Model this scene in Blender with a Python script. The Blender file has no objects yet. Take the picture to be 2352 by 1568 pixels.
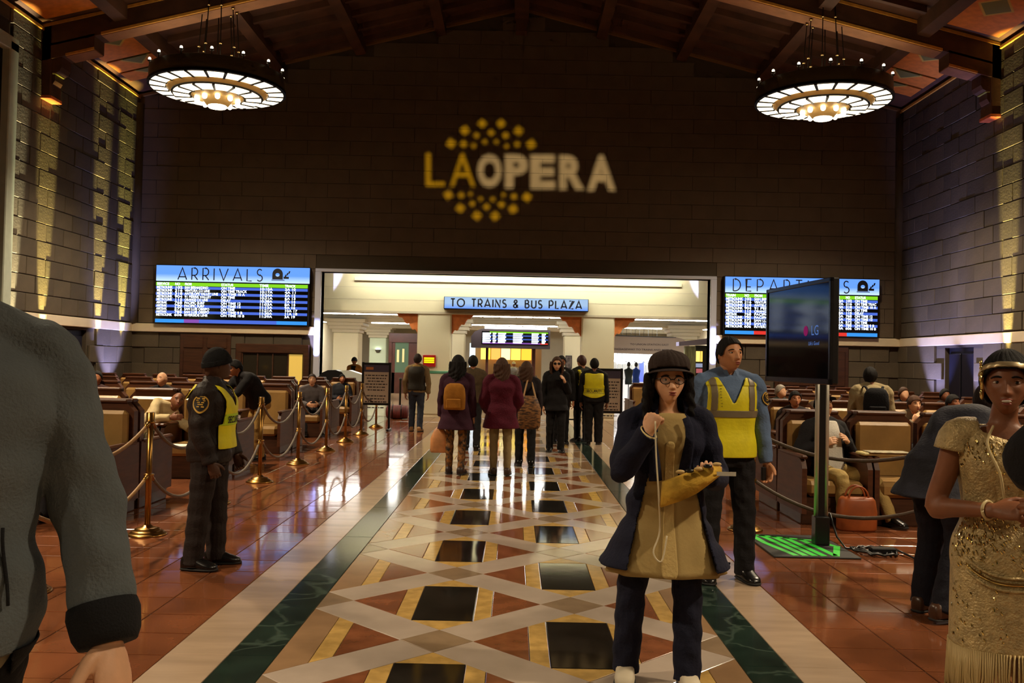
import bpy, math, random
import numpy as np
from mathutils import Vector, Matrix, Quaternion

random.seed(7)
rng = np.random.RandomState(7)
sc = bpy.context.scene
COL = sc.collection
PI = math.pi

# ------------------------------------------------------------------ camera
FPX = 2090.0
cam_d = bpy.data.cameras.new('camera')
cam_d.sensor_width = 36.0
cam_d.lens = 36.0 * FPX / 2352.0
cam_d.clip_end = 200
cam = bpy.data.objects.new('camera', cam_d)
COL.objects.link(cam)
CAM_M = (Matrix.Translation((0, 0, 1.6)) @ Matrix.Rotation(0.00335, 4, 'Z')
         @ Matrix.Rotation(PI / 2 + 0.02296, 4, 'X') @ Matrix.Rotation(0.0206, 4, 'Z'))
cam.matrix_world = CAM_M
sc.camera = cam

# ------------------------------------------------------------------ world, exposure
world = bpy.data.worlds.new('night')
sc.world = world
world.use_nodes = True
world.node_tree.nodes['Background'].inputs[0].default_value = (0.01, 0.012, 0.02, 1)
world.node_tree.nodes['Background'].inputs[1].default_value = 0.1
vs = sc.view_settings
vs.view_transform = 'Standard'
vs.look = 'None'
vs.gamma = 1.0
vs.exposure = 0.0
vs.use_curve_mapping = False
cy = sc.cycles
cy.use_denoising = True
cy.use_adaptive_sampling = True
cy.adaptive_threshold = 0.02
cy.adaptive_min_samples = 12
cy.max_bounces = 6
cy.diffuse_bounces = 3
cy.glossy_bounces = 3
cy.transmission_bounces = 4
cy.transparent_max_bounces = 6
cy.sample_clamp_indirect = 6.0
cy.caustics_reflective = False
cy.caustics_refractive = False

# light levels
E_CHAND = 4.0         # chandelier glass
W_DOWN = 3700.0       # lamp in each chandelier bowl
E_STRIP = 27.0        # hall ceiling fluorescents
E_COVE = 40.0
W_UP = 19000.0           # ledge and floor uplights
W_BLUE = 1300.0
W_LOGO = 80000.0

def spot(name, loc, target, watts, col, angle, blend=0.5, radius=0.05):
    l = bpy.data.lights.new(name, 'SPOT')
    l.energy = watts; l.color = col; l.spot_size = angle; l.spot_blend = blend
    l.shadow_soft_size = radius
    o = bpy.data.objects.new(name, l); COL.objects.link(o)
    o.location = loc
    d = Vector(target) - Vector(loc)
    o.rotation_euler = d.to_track_quat('-Z', 'Y').to_euler()
    return o

# ------------------------------------------------------------------ helpers
def lin(c):
    c = c / 255.0
    return c / 12.92 if c <= 0.04045 else ((c + 0.055) / 1.055) ** 2.4
def S(r, g, b): return (lin(r), lin(g), lin(b), 1.0)

def ray(px, py):
    d = Vector(((px - 1176) / FPX, (784 - py) / FPX, -1.0))
    return (CAM_M.to_3x3() @ d)
def at(px, py, D):
    r = ray(px, py); k = D / r.y
    return Vector((r.x * k, D, 1.6 + r.z * k))
def onfloor(px, py):
    r = ray(px, py); k = -1.6 / r.z
    return Vector((r.x * k, r.y * k, 0))

class MB:
    """collects verts/faces with material slots"""
    def __init__(self): self.v = []; self.f = []; self.m = []; self.n = 0; self.sm = []
    def add(self, V, F, mat=0, smooth=False):
        V = np.asarray(V, float).reshape(-1, 3)
        o = self.n
        self.v.append(V); self.n += len(V)
        for f in F:
            self.f.append(tuple(int(i) + o for i in f)); self.m.append(mat); self.sm.append(smooth)
        return self
    def box(self, x0, x1, y0, y1, z0, z1, mat=0):
        V = [(x0,y0,z0),(x1,y0,z0),(x1,y1,z0),(x0,y1,z0),(x0,y0,z1),(x1,y0,z1),(x1,y1,z1),(x0,y1,z1)]
        F = [(3,2,1,0),(4,5,6,7),(0,1,5,4),(1,2,6,5),(2,3,7,6),(3,0,4,7)]
        return self.add(V, F, mat)
    def bbox(self, x0, x1, y0, y1, z0, z1, b=0.01, mat=0):
        """box with chamfered edges"""
        V = []; F = []
        def P(sx, sy, sz, ax):
            x = (x0, x1)[sx]; y = (y0, y1)[sy]; z = (z0, z1)[sz]
            dx = b * (1, -1)[sx]; dy = b * (1, -1)[sy]; dz = b * (1, -1)[sz]
            if ax == 0: return (x, y + dy, z + dz)
            if ax == 1: return (x + dx, y, z + dz)
            return (x + dx, y + dy, z)
        idx = {}
        for sx in (0,1):
            for sy in (0,1):
                for sz in (0,1):
                    for ax in (0,1,2):
                        idx[sx,sy,sz,ax] = len(V); V.append(P(sx,sy,sz,ax))
        q = [(0,0),(1,0),(1,1),(0,1)]
        for s in (0,1):
            a = [idx[s,i,j,0] for i,j in q]; F.append(a[::-1] if s == 0 else a)
            a = [idx[i,s,j,1] for i,j in q]; F.append(a if s == 0 else a[::-1])
            a = [idx[i,j,s,2] for i,j in q]; F.append(a[::-1] if s == 0 else a)
        for i in (0,1):
            for j in (0,1):
                F.append((idx[i,j,0,0], idx[i,j,1,0], idx[i,j,1,1], idx[i,j,0,1]))
                F.append((idx[i,0,j,0], idx[i,1,j,0], idx[i,1,j,2], idx[i,0,j,2]))
                F.append((idx[0,i,j,1], idx[1,i,j,1], idx[1,i,j,2], idx[0,i,j,2]))
        for i in (0,1):
            for j in (0,1):
                for k in (0,1):
                    F.append((idx[i,j,k,0], idx[i,j,k,1], idx[i,j,k,2]))
        return self.add(V, F, mat)
    def prism(self, poly, axis, a, b, mat=0):
        """extrude 2-D polygon; axis 0: poly=(y,z), 1: (x,z), 2: (x,y)"""
        n = len(poly); V = []
        for t in (a, b):
            for p, q in poly:
                V.append({0:(t,p,q), 1:(p,t,q), 2:(p,q,t)}[axis])
        F = [tuple(range(n))[::-1], tuple(range(n, 2*n))]
        for i in range(n):
            j = (i+1) % n; F.append((i, j, n+j, n+i))
        return self.add(V, F, mat)
    def loft(self, rings, cap=True, mat=0, smooth=True, closed=True):
        rings = [np.asarray(r, float) for r in rings]
        n = len(rings[0]); V = np.concatenate(rings); F = []
        for i in range(len(rings)-1):
            for j in range(n if closed else n-1):
                k = (j+1) % n
                F.append((i*n+j, i*n+k, (i+1)*n+k, (i+1)*n+j))
        if cap and closed:
            F.append(tuple(range(n))[::-1])
            F.append(tuple((len(rings)-1)*n + i for i in range(n)))
        return self.add(V, F, mat, smooth)
    def lathe(self, prof, c=(0,0,0), n=24, mat=0, smooth=True, cap=True):
        a = np.linspace(0, 2*PI, n, endpoint=False)
        R = [np.stack([c[0]+r*np.cos(a), c[1]+r*np.sin(a), np.full(n, c[2]+z)], 1) for r, z in prof]
        return self.loft(R, cap, mat, smooth)
    def tube(self, path, rad, n=10, mat=0, cap=True, flat=1.0, hint=(0.13,0.97,0.2)):
        P = [np.asarray(p, float) for p in path]
        if np.isscalar(rad): rad = [rad]*len(P)
        a = np.linspace(0, 2*PI, n, endpoint=False)
        R = []; u = None
        for i, p in enumerate(P):
            t = P[min(i+1, len(P)-1)] - P[max(i-1, 0)]
            t = t/(np.linalg.norm(t)+1e-9)
            if u is None:
                h = np.asarray(hint, float)
                if abs(h @ t)/np.linalg.norm(h) > 0.95: h = np.array([1.0, 0.1, 0.0])
                u = h - (h@t)*t
            else: u = u - (u@t)*t
            u = u/(np.linalg.norm(u)+1e-9); w = np.cross(t, u)
            R.append(p + rad[i]*(np.cos(a)[:,None]*u*flat + np.sin(a)[:,None]*w))
        return self.loft(R, cap, mat, True)
    def ell(self, c, r, n=16, m=10, mat=0, M=None):
        th = np.linspace(0, PI, m+1)[1:-1]; a = np.linspace(0, 2*PI, n, endpoint=False)
        V = [[0,0,1]]
        for t in th:
            for b in a: V.append([math.sin(t)*math.cos(b), math.sin(t)*math.sin(b), math.cos(t)])
        V.append([0,0,-1]); V = np.array(V)*np.asarray(r, float)
        if M is not None: V = V @ np.asarray(M).T
        V = V + np.asarray(c, float); F = []
        for j in range(n): F.append((0, 1+j, 1+(j+1)%n))
        for i in range(m-2):
            for j in range(n):
                k=(j+1)%n; F.append((1+i*n+j, 1+(i+1)*n+j, 1+(i+1)*n+k, 1+i*n+k))
        L = len(V)-1; o = 1+(m-2)*n
        for j in range(n): F.append((o+j, L, o+(j+1)%n))
        return self.add(V, F, mat, True)
    def grid(self, G, keep=None, mat=0, wrap=False, smooth=True):
        """G: (rows, cols, 3); keep(i,j)->bool for faces"""
        R, C, _ = G.shape; F = []
        for i in range(R-1):
            for j in range(C if wrap else C-1):
                if keep is not None and not keep[i, j]: continue
                k = (j+1) % C
                F.append((i*C+j, i*C+k, (i+1)*C+k, (i+1)*C+j))
        used = sorted({i for f in F for i in f}); mp = {u:i for i,u in enumerate(used)}
        V = G.reshape(-1,3)[used]
        return self.add(V, [tuple(mp[i] for i in f) for f in F], mat, smooth)
    def mesh(self, name):
        me = bpy.data.meshes.new(name)
        V = np.concatenate(self.v) if self.v else np.zeros((0,3))
        me.from_pydata(V.tolist(), [], self.f)
        me.polygons.foreach_set('use_smooth', self.sm)
        me.polygons.foreach_set('material_index', self.m)
        me.update()
        return me
    def xf(self, M):
        M = np.asarray(M)
        self.v = [v @ M[:3,:3].T + M[:3,3] for v in self.v]; return self
    def obj(self, name, mats, parent=None, loc=None, fix=True):
        me = self.mesh(name)
        if fix: fixn(me)
        return link(name, me, mats, parent, loc)

import bmesh
def fixn(me):
    bm = bmesh.new(); bm.from_mesh(me)
    bmesh.ops.recalc_face_normals(bm, faces=bm.faces)
    bm.to_mesh(me); bm.free()

def link(name, me, mats=None, parent=None, loc=None):
    if mats is not None:
        if not isinstance(mats, (list, tuple)): mats = [mats]
        me.materials.clear()
        for m in mats: me.materials.append(m)
    o = bpy.data.objects.new(name, me); COL.objects.link(o)
    if parent is not None: o.parent = parent
    if loc is not None: o.location = loc
    return o
def empty(name, loc=(0,0,0), rz=0.0, parent=None):
    o = bpy.data.objects.new(name, None); COL.objects.link(o)
    o.location = loc; o.rotation_euler = (0,0,rz); o.empty_display_size = 0.1
    if parent is not None: o.parent = parent
    return o
def tag(o, label, cat, group=None, kind=None):
    o['label'] = label; o['category'] = cat
    if group: o['group'] = group
    if kind: o['kind'] = kind
    return o
def struct(o, label=None, cat=None):
    o['kind'] = 'structure'
    if label: o['label'] = label
    if cat: o['category'] = cat
    return o
KIDS = {}
def copy_tree(o, parent=None):
    c = o.copy(); COL.objects.link(c); c.parent = parent
    for ch in list(o.children): copy_tree(ch, c)
    return c

def shape(name, fn, mats, parent=None, loc=None):
    mb = MB(); fn(mb); return mb.obj(name, mats, parent, loc)

# text as flat mesh (x right, y up)
_txt = {}
def text2d(s, size=1.0, offset=0.0, align='LEFT', spacing=1.0):
    key = (s, size, offset, align, spacing)
    if key in _txt: return _txt[key]
    cu = bpy.data.curves.new('t', 'FONT'); cu.body = s; cu.size = size; cu.offset = offset
    cu.align_x = align; cu.resolution_u = 3; cu.space_character = spacing
    o = bpy.data.objects.new('t', cu)
    me = o.to_mesh()
    V = np.array([v.co[:] for v in me.vertices]).reshape(-1,3); F = [tuple(p.vertices) for p in me.polygons]
    o.to_mesh_clear(); bpy.data.objects.remove(o); bpy.data.curves.remove(cu)
    _txt[key] = (V, F); return V, F

# thin geometric lettering drawn as strokes: letter -> (width, [polylines])
def _arc(cx, cy, rx, ry, a0, a1, n=12):
    return [(cx+rx*math.cos(math.radians(a0+(a1-a0)*i/n)), cy+ry*math.sin(math.radians(a0+(a1-a0)*i/n))) for i in range(n+1)]
GLYPH = {
 'A': (.74, [[(0,0),(.37,1),(.74,0)], [(.1,.24),(.64,.24)]]),
 'R': (.5, [[(0,0),(0,1),(.22,1)]+_arc(.22,.69,.26,.31,90,-90)+[(0,.38)], [(.2,.38),(.5,0)]]),
 'P': (.5, [[(0,0),(0,1),(.22,1)]+_arc(.22,.69,.27,.31,90,-90)+[(0,.38)]]),
 'B': (.5, [[(0,0),(0,1),(.2,1)]+_arc(.2,.77,.22,.23,90,-90)+[(0,.54)], [(.2,.54)]+_arc(.22,.27,.27,.27,90,-90)+[(0,0)]]),
 'D': (.6, [[(0,0),(0,1),(.15,1)]+_arc(.15,.5,.45,.5,90,-90)+[(0,0)]]),
 'E': (.42, [[(.42,1),(0,1),(0,0),(.42,0)], [(0,.36),(.38,.36)]]),
 'I': (.02, [[(.01,0),(.01,1)]]),
 'L': (.4, [[(0,1),(0,0),(.4,0)]]),
 'N': (.6, [[(0,0),(0,1),(.6,0),(.6,1)]]),
 'O': (.92, [_arc(.46,.5,.46,.5,0,360,24)]),
 'S': (.46, [_arc(.23,.75,.2,.25,35,270)+_arc(.23,.25,.23,.25,90,-145)]),
 'T': (.54, [[(0,1),(.54,1)], [(.27,1),(.27,0)]]),
 'U': (.56, [[(0,1),(0,.28)]+_arc(.28,.28,.28,.28,180,360)+[(.56,1)]]),
 'V': (.74, [[(0,1),(.37,0),(.74,1)]]),
 'Z': (.54, [[(0,1),(.54,1),(0,0),(.54,0)]]),
 '&': (.6, [[(.6,0),(.14,.72)]+_arc(.29,.8,.17,.19,205,-40)+[(.12,.36)]+_arc(.25,.22,.22,.22,140,300)+[(.58,.4)]]),
 ' ': (.3, []),
}
def strokes(mb, s, x, y, h, th, gap, put, mat=0, total=None):
    """put(x,y)->3D point (list of front/back); returns end x"""
    if total is not None:
        w = sum(GLYPH[c][0]*h for c in s); gap = (total - w)/(len(s)-1)
    for c in s:
        w, pls = GLYPH[c]
        for pl in pls:
            P = [np.array((x+px*h, y+py*h)) for px, py in pl]
            L = []; R = []
            for i, p in enumerate(P):
                t = P[min(i+1,len(P)-1)]-P[max(i-1,0)]; t = t/(np.linalg.norm(t)+1e-9)
                nrm = np.array((-t[1], t[0]))
                if 0 < i < len(P)-1:
                    t1 = P[i]-P[i-1]; t1 = t1/(np.linalg.norm(t1)+1e-9)
                    k = abs(np.dot(nrm, np.array((-t1[1], t1[0])))); k = max(k, .45)
                else: k = 1
                L.append(p+nrm*th/2/k); R.append(p-nrm*th/2/k)
            n = len(P); V = [put(*q) for q in L]+[put(*q) for q in R]
            mb.add(V, [(i,i+1,n+i+1,n+i) for i in range(n-1)], mat)
        x += w*h+gap
    return x

# ------------------------------------------------------------------ materials
MATS = {}
def mat(name, col, rough=0.5, metal=0.0, var=0.0, vscale=6.0, bump=0.0, bscale=40.0, spec=0.5, col2=None, coat=0.0,
        emit=None, estr=0.0, stretch=(1,1,1), aniso_noise=None, coord='Object', detail=4.0, sheen=0.0, rvar=0.0):
    if name in MATS: return MATS[name]
    m = bpy.data.materials.new(name); MATS[name] = m; m.use_nodes = True
    nt = m.node_tree; N = nt.nodes; L = nt.links; b = N['Principled BSDF']
    b.inputs['Base Color'].default_value = col; b.inputs['Roughness'].default_value = rough
    b.inputs['Metallic'].default_value = metal; b.inputs['Specular IOR Level'].default_value = spec
    b.inputs['Coat Weight'].default_value = coat; b.inputs['Coat Roughness'].default_value = 0.08
    if sheen: b.inputs['Sheen Weight'].default_value = sheen
    m.diffuse_color = col
    if emit is not None:
        b.inputs['Emission Color'].default_value = emit; b.inputs['Emission Strength'].default_value = estr
    if var or bump or col2 is not None or rvar:
        tc = N.new('ShaderNodeTexCoord'); mp = N.new('ShaderNodeMapping'); mp.inputs['Scale'].default_value = stretch
        L.new(tc.outputs[coord], mp.inputs[0])
    if var or col2 is not None or rvar:
        nz = N.new('ShaderNodeTexNoise'); nz.inputs['Scale'].default_value = vscale; nz.inputs['Detail'].default_value = detail
        L.new(mp.outputs[0], nz.inputs['Vector'])
        rp = N.new('ShaderNodeValToRGB')
        c2 = col2 if col2 is not None else tuple(min(1, c*(1+var)) for c in col[:3])+(1,)
        c1 = col if col2 is not None else tuple(c*(1-var) for c in col[:3])+(1,)
        rp.color_ramp.elements[0].position = .36; rp.color_ramp.elements[1].position = .64
        rp.color_ramp.elements[0].color = c1; rp.color_ramp.elements[1].color = c2
        L.new(nz.outputs[0], rp.inputs[0])
        if var or col2 is not None: L.new(rp.outputs[0], b.inputs['Base Color'])
        if rvar:
            mr = N.new('ShaderNodeMapRange'); mr.inputs[3].default_value = rough*(1-rvar); mr.inputs[4].default_value = rough*(1+rvar)
            L.new(nz.outputs[0], mr.inputs[0]); L.new(mr.outputs[0], b.inputs['Roughness'])
    if bump:
        n2 = N.new('ShaderNodeTexNoise'); n2.inputs['Scale'].default_value = bscale; n2.inputs['Detail'].default_value = 3
        L.new(mp.outputs[0], n2.inputs['Vector'])
        bp = N.new('ShaderNodeBump'); bp.inputs['Strength'].default_value = bump; bp.inputs['Distance'].default_value = 0.02
        L.new(n2.outputs[0], bp.inputs['Height']); L.new(bp.outputs[0], b.inputs['Normal'])
    return m
def glow(name, col, strength):
    if name in MATS: return MATS[name]
    m = bpy.data.materials.new(name); MATS[name] = m; m.use_nodes = True
    nt = m.node_tree; nt.nodes.clear()
    e = nt.nodes.new('ShaderNodeEmission'); e.inputs[0].default_value = col; e.inputs[1].default_value = strength
    o = nt.nodes.new('ShaderNodeOutputMaterial'); nt.links.new(e.outputs[0], o.inputs[0])
    m.diffuse_color = col
    return m
def veined(name, base, vein, rough, scale=3.0, amount=0.06, base2=None, coat=0.0):
    """polished marble with thin veins"""
    if name in MATS: return MATS[name]
    m = mat(name, base, rough, var=0, col2=base2 if base2 else tuple(c*1.25 for c in base[:3])+(1,), vscale=scale*1.5, coord='Generated' if False else 'Object')
    nt = m.node_tree; N = nt.nodes; L = nt.links; b = N['Principled BSDF']
    src = b.inputs['Base Color'].links[0].from_socket
    tc = N.new('ShaderNodeTexCoord'); oi = N.new('ShaderNodeObjectInfo'); add = N.new('ShaderNodeVectorMath')
    geo = N.new('ShaderNodeNewGeometry')
    n0 = N.new('ShaderNodeTexNoise'); n0.inputs['Scale'].default_value = scale*.8; n0.inputs['Detail'].default_value = 6
    mixv = N.new('ShaderNodeVectorMath'); mixv.operation = 'MULTIPLY_ADD'; mixv.inputs[1].default_value = (.7,.7,.7)
    L.new(geo.outputs['Position'], n0.inputs['Vector']); L.new(n0.outputs['Color'], mixv.inputs[0]); L.new(geo.outputs['Position'], mixv.inputs[2])
    v = N.new('ShaderNodeTexVoronoi'); v.feature = 'DISTANCE_TO_EDGE'; v.inputs['Scale'].default_value = scale
    L.new(mixv.outputs[0], v.inputs['Vector'])
    r = N.new('ShaderNodeValToRGB'); r.color_ramp.elements[0].color = (1,1,1,1); r.color_ramp.elements[1].color = (0,0,0,1)
    r.color_ramp.elements[1].position = amount; L.new(v.outputs[0], r.inputs[0])
    n1 = N.new('ShaderNodeTexNoise'); n1.inputs['Scale'].default_value = scale*1.3; L.new(geo.outputs['Position'], n1.inputs['Vector'])
    mu = N.new('ShaderNodeMath'); mu.operation = 'MULTIPLY'; L.new(r.outputs[0], mu.inputs[0]); L.new(n1.outputs[0], mu.inputs[1])
    mx = N.new('ShaderNodeMix'); mx.data_type = 'RGBA'; mx.inputs[7].default_value = vein
    L.new(mu.outputs[0], mx.inputs[0]); L.new(src, mx.inputs[6]); L.new(mx.outputs[2], b.inputs['Base Color'])
    for nd in N:
        if nd.bl_idname == 'ShaderNodeMapping': L.new(geo.outputs['Position'], nd.inputs[0])
    return m

# shared materials
m_trav = mat('travertine', S(172,148,124), .16, var=.10, vscale=1.6, stretch=(1,5,1), bump=.012, bscale=7)
def worldify(m):
    N = m.node_tree.nodes; L = m.node_tree.links; g = N.new('ShaderNodeNewGeometry')
    for nd in list(N):
        if nd.bl_idname == 'ShaderNodeMapping': L.new(g.outputs['Position'], nd.inputs[0])
    return m
worldify(m_trav)
m_band = worldify(mat('pale_marble', S(178,162,148), .10, var=.08, vscale=3, bump=.012, bscale=6))
m_diam = worldify(mat('taupe_marble', S(140,118,94), .10, var=.1, vscale=5, bump=.01, bscale=6))
m_blackm = worldify(mat('black_marble', S(34,31,27), .07, var=.25, vscale=3, bump=.012, bscale=5))
m_yel = worldify(mat('yellow_marble', S(190,154,88), .11, var=.16, vscale=11, bump=.012, bscale=8))
m_redm = worldify(mat('red_marble', S(128,78,50), .10, var=.18, vscale=7, bump=.012, bscale=6))
m_tan = worldify(mat('brown_marble', S(150,118,86), .11, var=.08, vscale=4, bump=.01, bscale=6))
m_green = veined('green_marble', S(26,38,33), S(84,102,90), .10, 2.2, .04, S(36,52,44))
m_terra = worldify(mat('terracotta', S(122,72,45), .085, var=.22, vscale=2.2, bump=.018, bscale=7))
m_grout = mat('grout', S(96,82,66), .6)
m_block = mat('stone_block', S(78,67,50), .8, var=.12, vscale=2.5, bump=.25, bscale=16)
m_block2 = mat('stone_block_dark', S(68,58,43), .8, var=.12, vscale=2.5, bump=.25, bscale=16)
m_acoustic = mat('acoustic_block', S(92,78,62), .9, var=.08, vscale=2, bump=.12, bscale=20)
m_wallbase = mat('wall_mortar', S(70,60,46), .95)
m_ledge = mat('ledge_marble', S(206,190,160), .35, var=.05, vscale=2)
m_wood = mat('dark_wood', S(64,38,24), .35, var=.25, vscale=3, stretch=(1,1,8), bump=.03, bscale=30)
m_beam = mat('stained_beam', S(78,48,30), .6, var=.25, vscale=2, stretch=(1,1,1), bump=.08, bscale=12)
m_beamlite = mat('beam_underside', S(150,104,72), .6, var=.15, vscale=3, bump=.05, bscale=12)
m_gold = mat('gold_line', S(206,150,62), .5, var=.1, vscale=9)
m_cream = mat('cream_plaster', S(222,214,180), .7, var=.02, vscale=1)
m_cream2 = mat('cream_stone', S(196,186,160), .6, var=.03, vscale=2)
m_black = mat('black_plastic', S(14,14,16), .35)
m_brass = mat('brass', S(164,122,62), .28, metal=1.0, var=.06, vscale=8)
m_steel = mat('steel', S(206,202,190), .42, metal=.7)
m_dkmetal = mat('bronze', S(44,36,26), .4, metal=.7)
m_leather = mat('tan_leather', S(150,116,66), .35, var=.12, vscale=5, bump=.06, bscale=30)
m_chairwood = mat('chair_wood', S(80,46,28), .45, var=.2, vscale=4, stretch=(1,1,7), spec=.3)
# ================================================================== STRUCTURE
WALL = 26.0; SX = 11.0; YB = -14.0
EAVE = 9.1; SL = 0.25
def roofz(x): return EAVE + SL*(SX-abs(x))

# ---- floor
floor = shape('floor', lambda m: m.box(-SX-.3, SX+.3, YB-.3, 52, -.2, -.006), m_grout)
struct(floor, 'polished terracotta and inlaid marble floor of the waiting hall', 'floor')
def piece_mesh(name, poly, th=.012, inset=.0018):
    P = np.array(poly, float); c = P.mean(0)
    n = len(P); area = sum(P[i][0]*P[(i+1)%n][1]-P[(i+1)%n][0]*P[i][1] for i in range(n))
    if area < 0: P = P[::-1]
    Q = []
    for i in range(n):
        a = P[i]-P[i-1]; b = P[(i+1)%n]-P[i]; a = a/np.linalg.norm(a); b = b/np.linalg.norm(b)
        na = np.array((-a[1], a[0])); nb = np.array((-b[1], b[0])); d = na+nb; d = d/max(.3, (1+na@nb))
        Q.append((P[i]+d*inset, P[i]+d*(inset+.003)))
    V = [(q[0][0], q[0][1], -.008) for q in Q]+[(q[0][0], q[0][1], -.0015) for q in Q]+[(q[1][0], q[1][1], 0) for q in Q]
    F = [tuple(range(2*n, 3*n))]
    for r in range(2):
        for i in range(n):
            j = (i+1) % n; F.append((r*n+i, r*n+j, (r+1)*n+j, (r+1)*n+i))
    return MB().add(V, F).mesh(name)
def piece(name, me, m, x, y, tilt=0.0):
    o = bpy.data.objects.new(name, me); COL.objects.link(o); o.parent = floor; o.location = (x, y, 0)
    if not me.materials: me.materials.append(m)
    if tilt: o.rotation_euler = (random.uniform(-tilt, tilt), random.uniform(-tilt, tilt), 0)
    return o
LA = .83; DD = .21; D0 = 5.25; SC = LA-DD
me_diam = piece_mesh('marble_diamond', [(-DD,0),(0,-DD),(DD,0),(0,DD)])
me_hdR = piece_mesh('marble_half_diamond', [(0,-DD),(DD,0),(0,DD)])
me_hdL = piece_mesh('marble_half_diamond', [(0,-DD),(0,DD),(-DD,0)])
me_b1 = piece_mesh('marble_band', [(DD,0),(LA,LA-DD),(LA-DD,LA),(0,DD)])
me_b2 = piece_mesh('marble_band', [(-DD,0),(-LA,LA-DD),(-LA+DD,LA),(0,DD)])
pw = .19; ph = SC-pw; sw = .30
me_panel = piece_mesh('marble_panel', [(-pw,-ph),(pw,-ph),(pw,ph),(-pw,ph)])
me_st = {s: piece_mesh('marble_strip', [(s*pw,-ph),(s*sw,-(SC-sw)),(s*sw,SC-sw),(s*pw,ph)]) for s in (-1,1)}
me_tri = {s: piece_mesh('marble_triangle', [(s*sw,-(SC-sw)),(s*SC,0),(s*sw,SC-sw)]) for s in (-1,1)}
me_tip = {s: piece_mesh('marble_tip', [(-pw,s*ph),(pw,s*ph),(0,s*SC)]) for s in (-1,1)}
me_hp = {s: piece_mesh('marble_edge_panel', [(0,-SC),(s*pw,-ph),(s*pw,ph),(0,SC)]) for s in (-1,1)}
kmin, kmax = -2, 13
for k in range(kmin, kmax):
    for j in (-1.5, -.5, .5, 1.5):
        ph0 = 0 if j in (-.5, 1.5) else LA
        X = LA*j; Yd = D0+ph0+2*LA*k; Yc = Yd+LA
        if Yc > WALL-.4: continue
        if abs(j) < 1:
            piece('marble_diamond', me_diam, m_diam, X, Yd)
            piece('marble_panel', me_panel, m_blackm, X, Yc, .004)
            for s in (-1,1):
                piece('marble_strip', me_st[s], m_yel, X, Yc)
                piece('marble_triangle', me_tri[s], m_redm, X, Yc)
                piece('marble_tip', me_tip[s], m_yel, X, Yc)
        else:
            s = -1 if j > 0 else 1
            piece('marble_half_diamond', me_hdR if s > 0 else me_hdL, m_diam, X, Yd)
            piece('marble_edge_panel', me_hp[s], m_tan, X, Yc)
            piece('marble_strip', me_st[s], m_yel, X, Yc)
            piece('marble_triangle', me_tri[s], m_redm, X, Yc)
        if j < 1: piece('marble_band', me_b1, m_band, X, Yd)
        if j > -1: piece('marble_band', me_b2, m_band, X, Yd)
XF = 1.5*LA; XG = XF+.26; XT = XG+.33
for s in (-1, 1):
    me_g = piece_mesh('green_border', [(s*XF,0),(s*XG,0),(s*XG,2*LA),(s*XF,2*LA)])
    me_t = piece_mesh('travertine_border', [(s*XG,0),(s*XT,0),(s*XT,2*LA),(s*XG,2*LA)])
    for k in range(15):
        y = 1.6+2*LA*k
        if y < WALL-1:
            piece('green_border_slab', me_g, m_green, 0, y); piece('travertine_border_slab', me_t, m_trav, 0, y)
# terracotta tiles: nearest ones singly, the rest joined
TP = .385
cells = []
for s in (-1, 1):
    for i in range(int((SX-XT)/TP)+1):
        for q in range(int((WALL-2.2)/TP)):
            cells.append((s*(XT+TP*(i+.5)), 2.2+TP*(q+.5)))
h = TP/2
me_tile = piece_mesh('terracotta_tile', [(-h,-h),(h,-h),(h,h),(-h,h)], inset=.004)
def inview(x, y): return y > 4.2 and abs(x) < .60*y
vis = sorted([c for c in cells if inview(*c)], key=lambda c: c[1]**2+c[0]**2)
single = set(vis[:300])
for c in vis[:300]: piece('terracotta_tile', me_tile, m_terra, c[0], c[1], .0045)
mb = MB()
tv = np.array([v.co[:] for v in me_tile.vertices]); tf = [tuple(p.vertices) for p in me_tile.polygons]
for c in cells:
    if c in single: continue
    a, b = rng.uniform(-.0045, .0045, 2)
    V = tv.copy(); V[:,2] += a*V[:,0]+b*V[:,1]
    mb.add(V+np.array((c[0], c[1], 0)), tf)
o = mb.obj('terracotta_tiling', m_terra, floor); o['kind'] = 'stuff'
# hall floor beyond the opening
m_hallfloor = worldify(mat('hall_floor_tile', S(170,142,108), .12, var=.1, vscale=1.5, bump=.02, bscale=5))
shape('hall_paving', lambda m: m.box(-10, 10, WALL-.15, 51, -.007, .0), m_hallfloor, floor)
shape('walkway_paving', lambda m: m.box(-XT, XT, YB, 1.6, -.007, .0), m_trav, floor)

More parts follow.
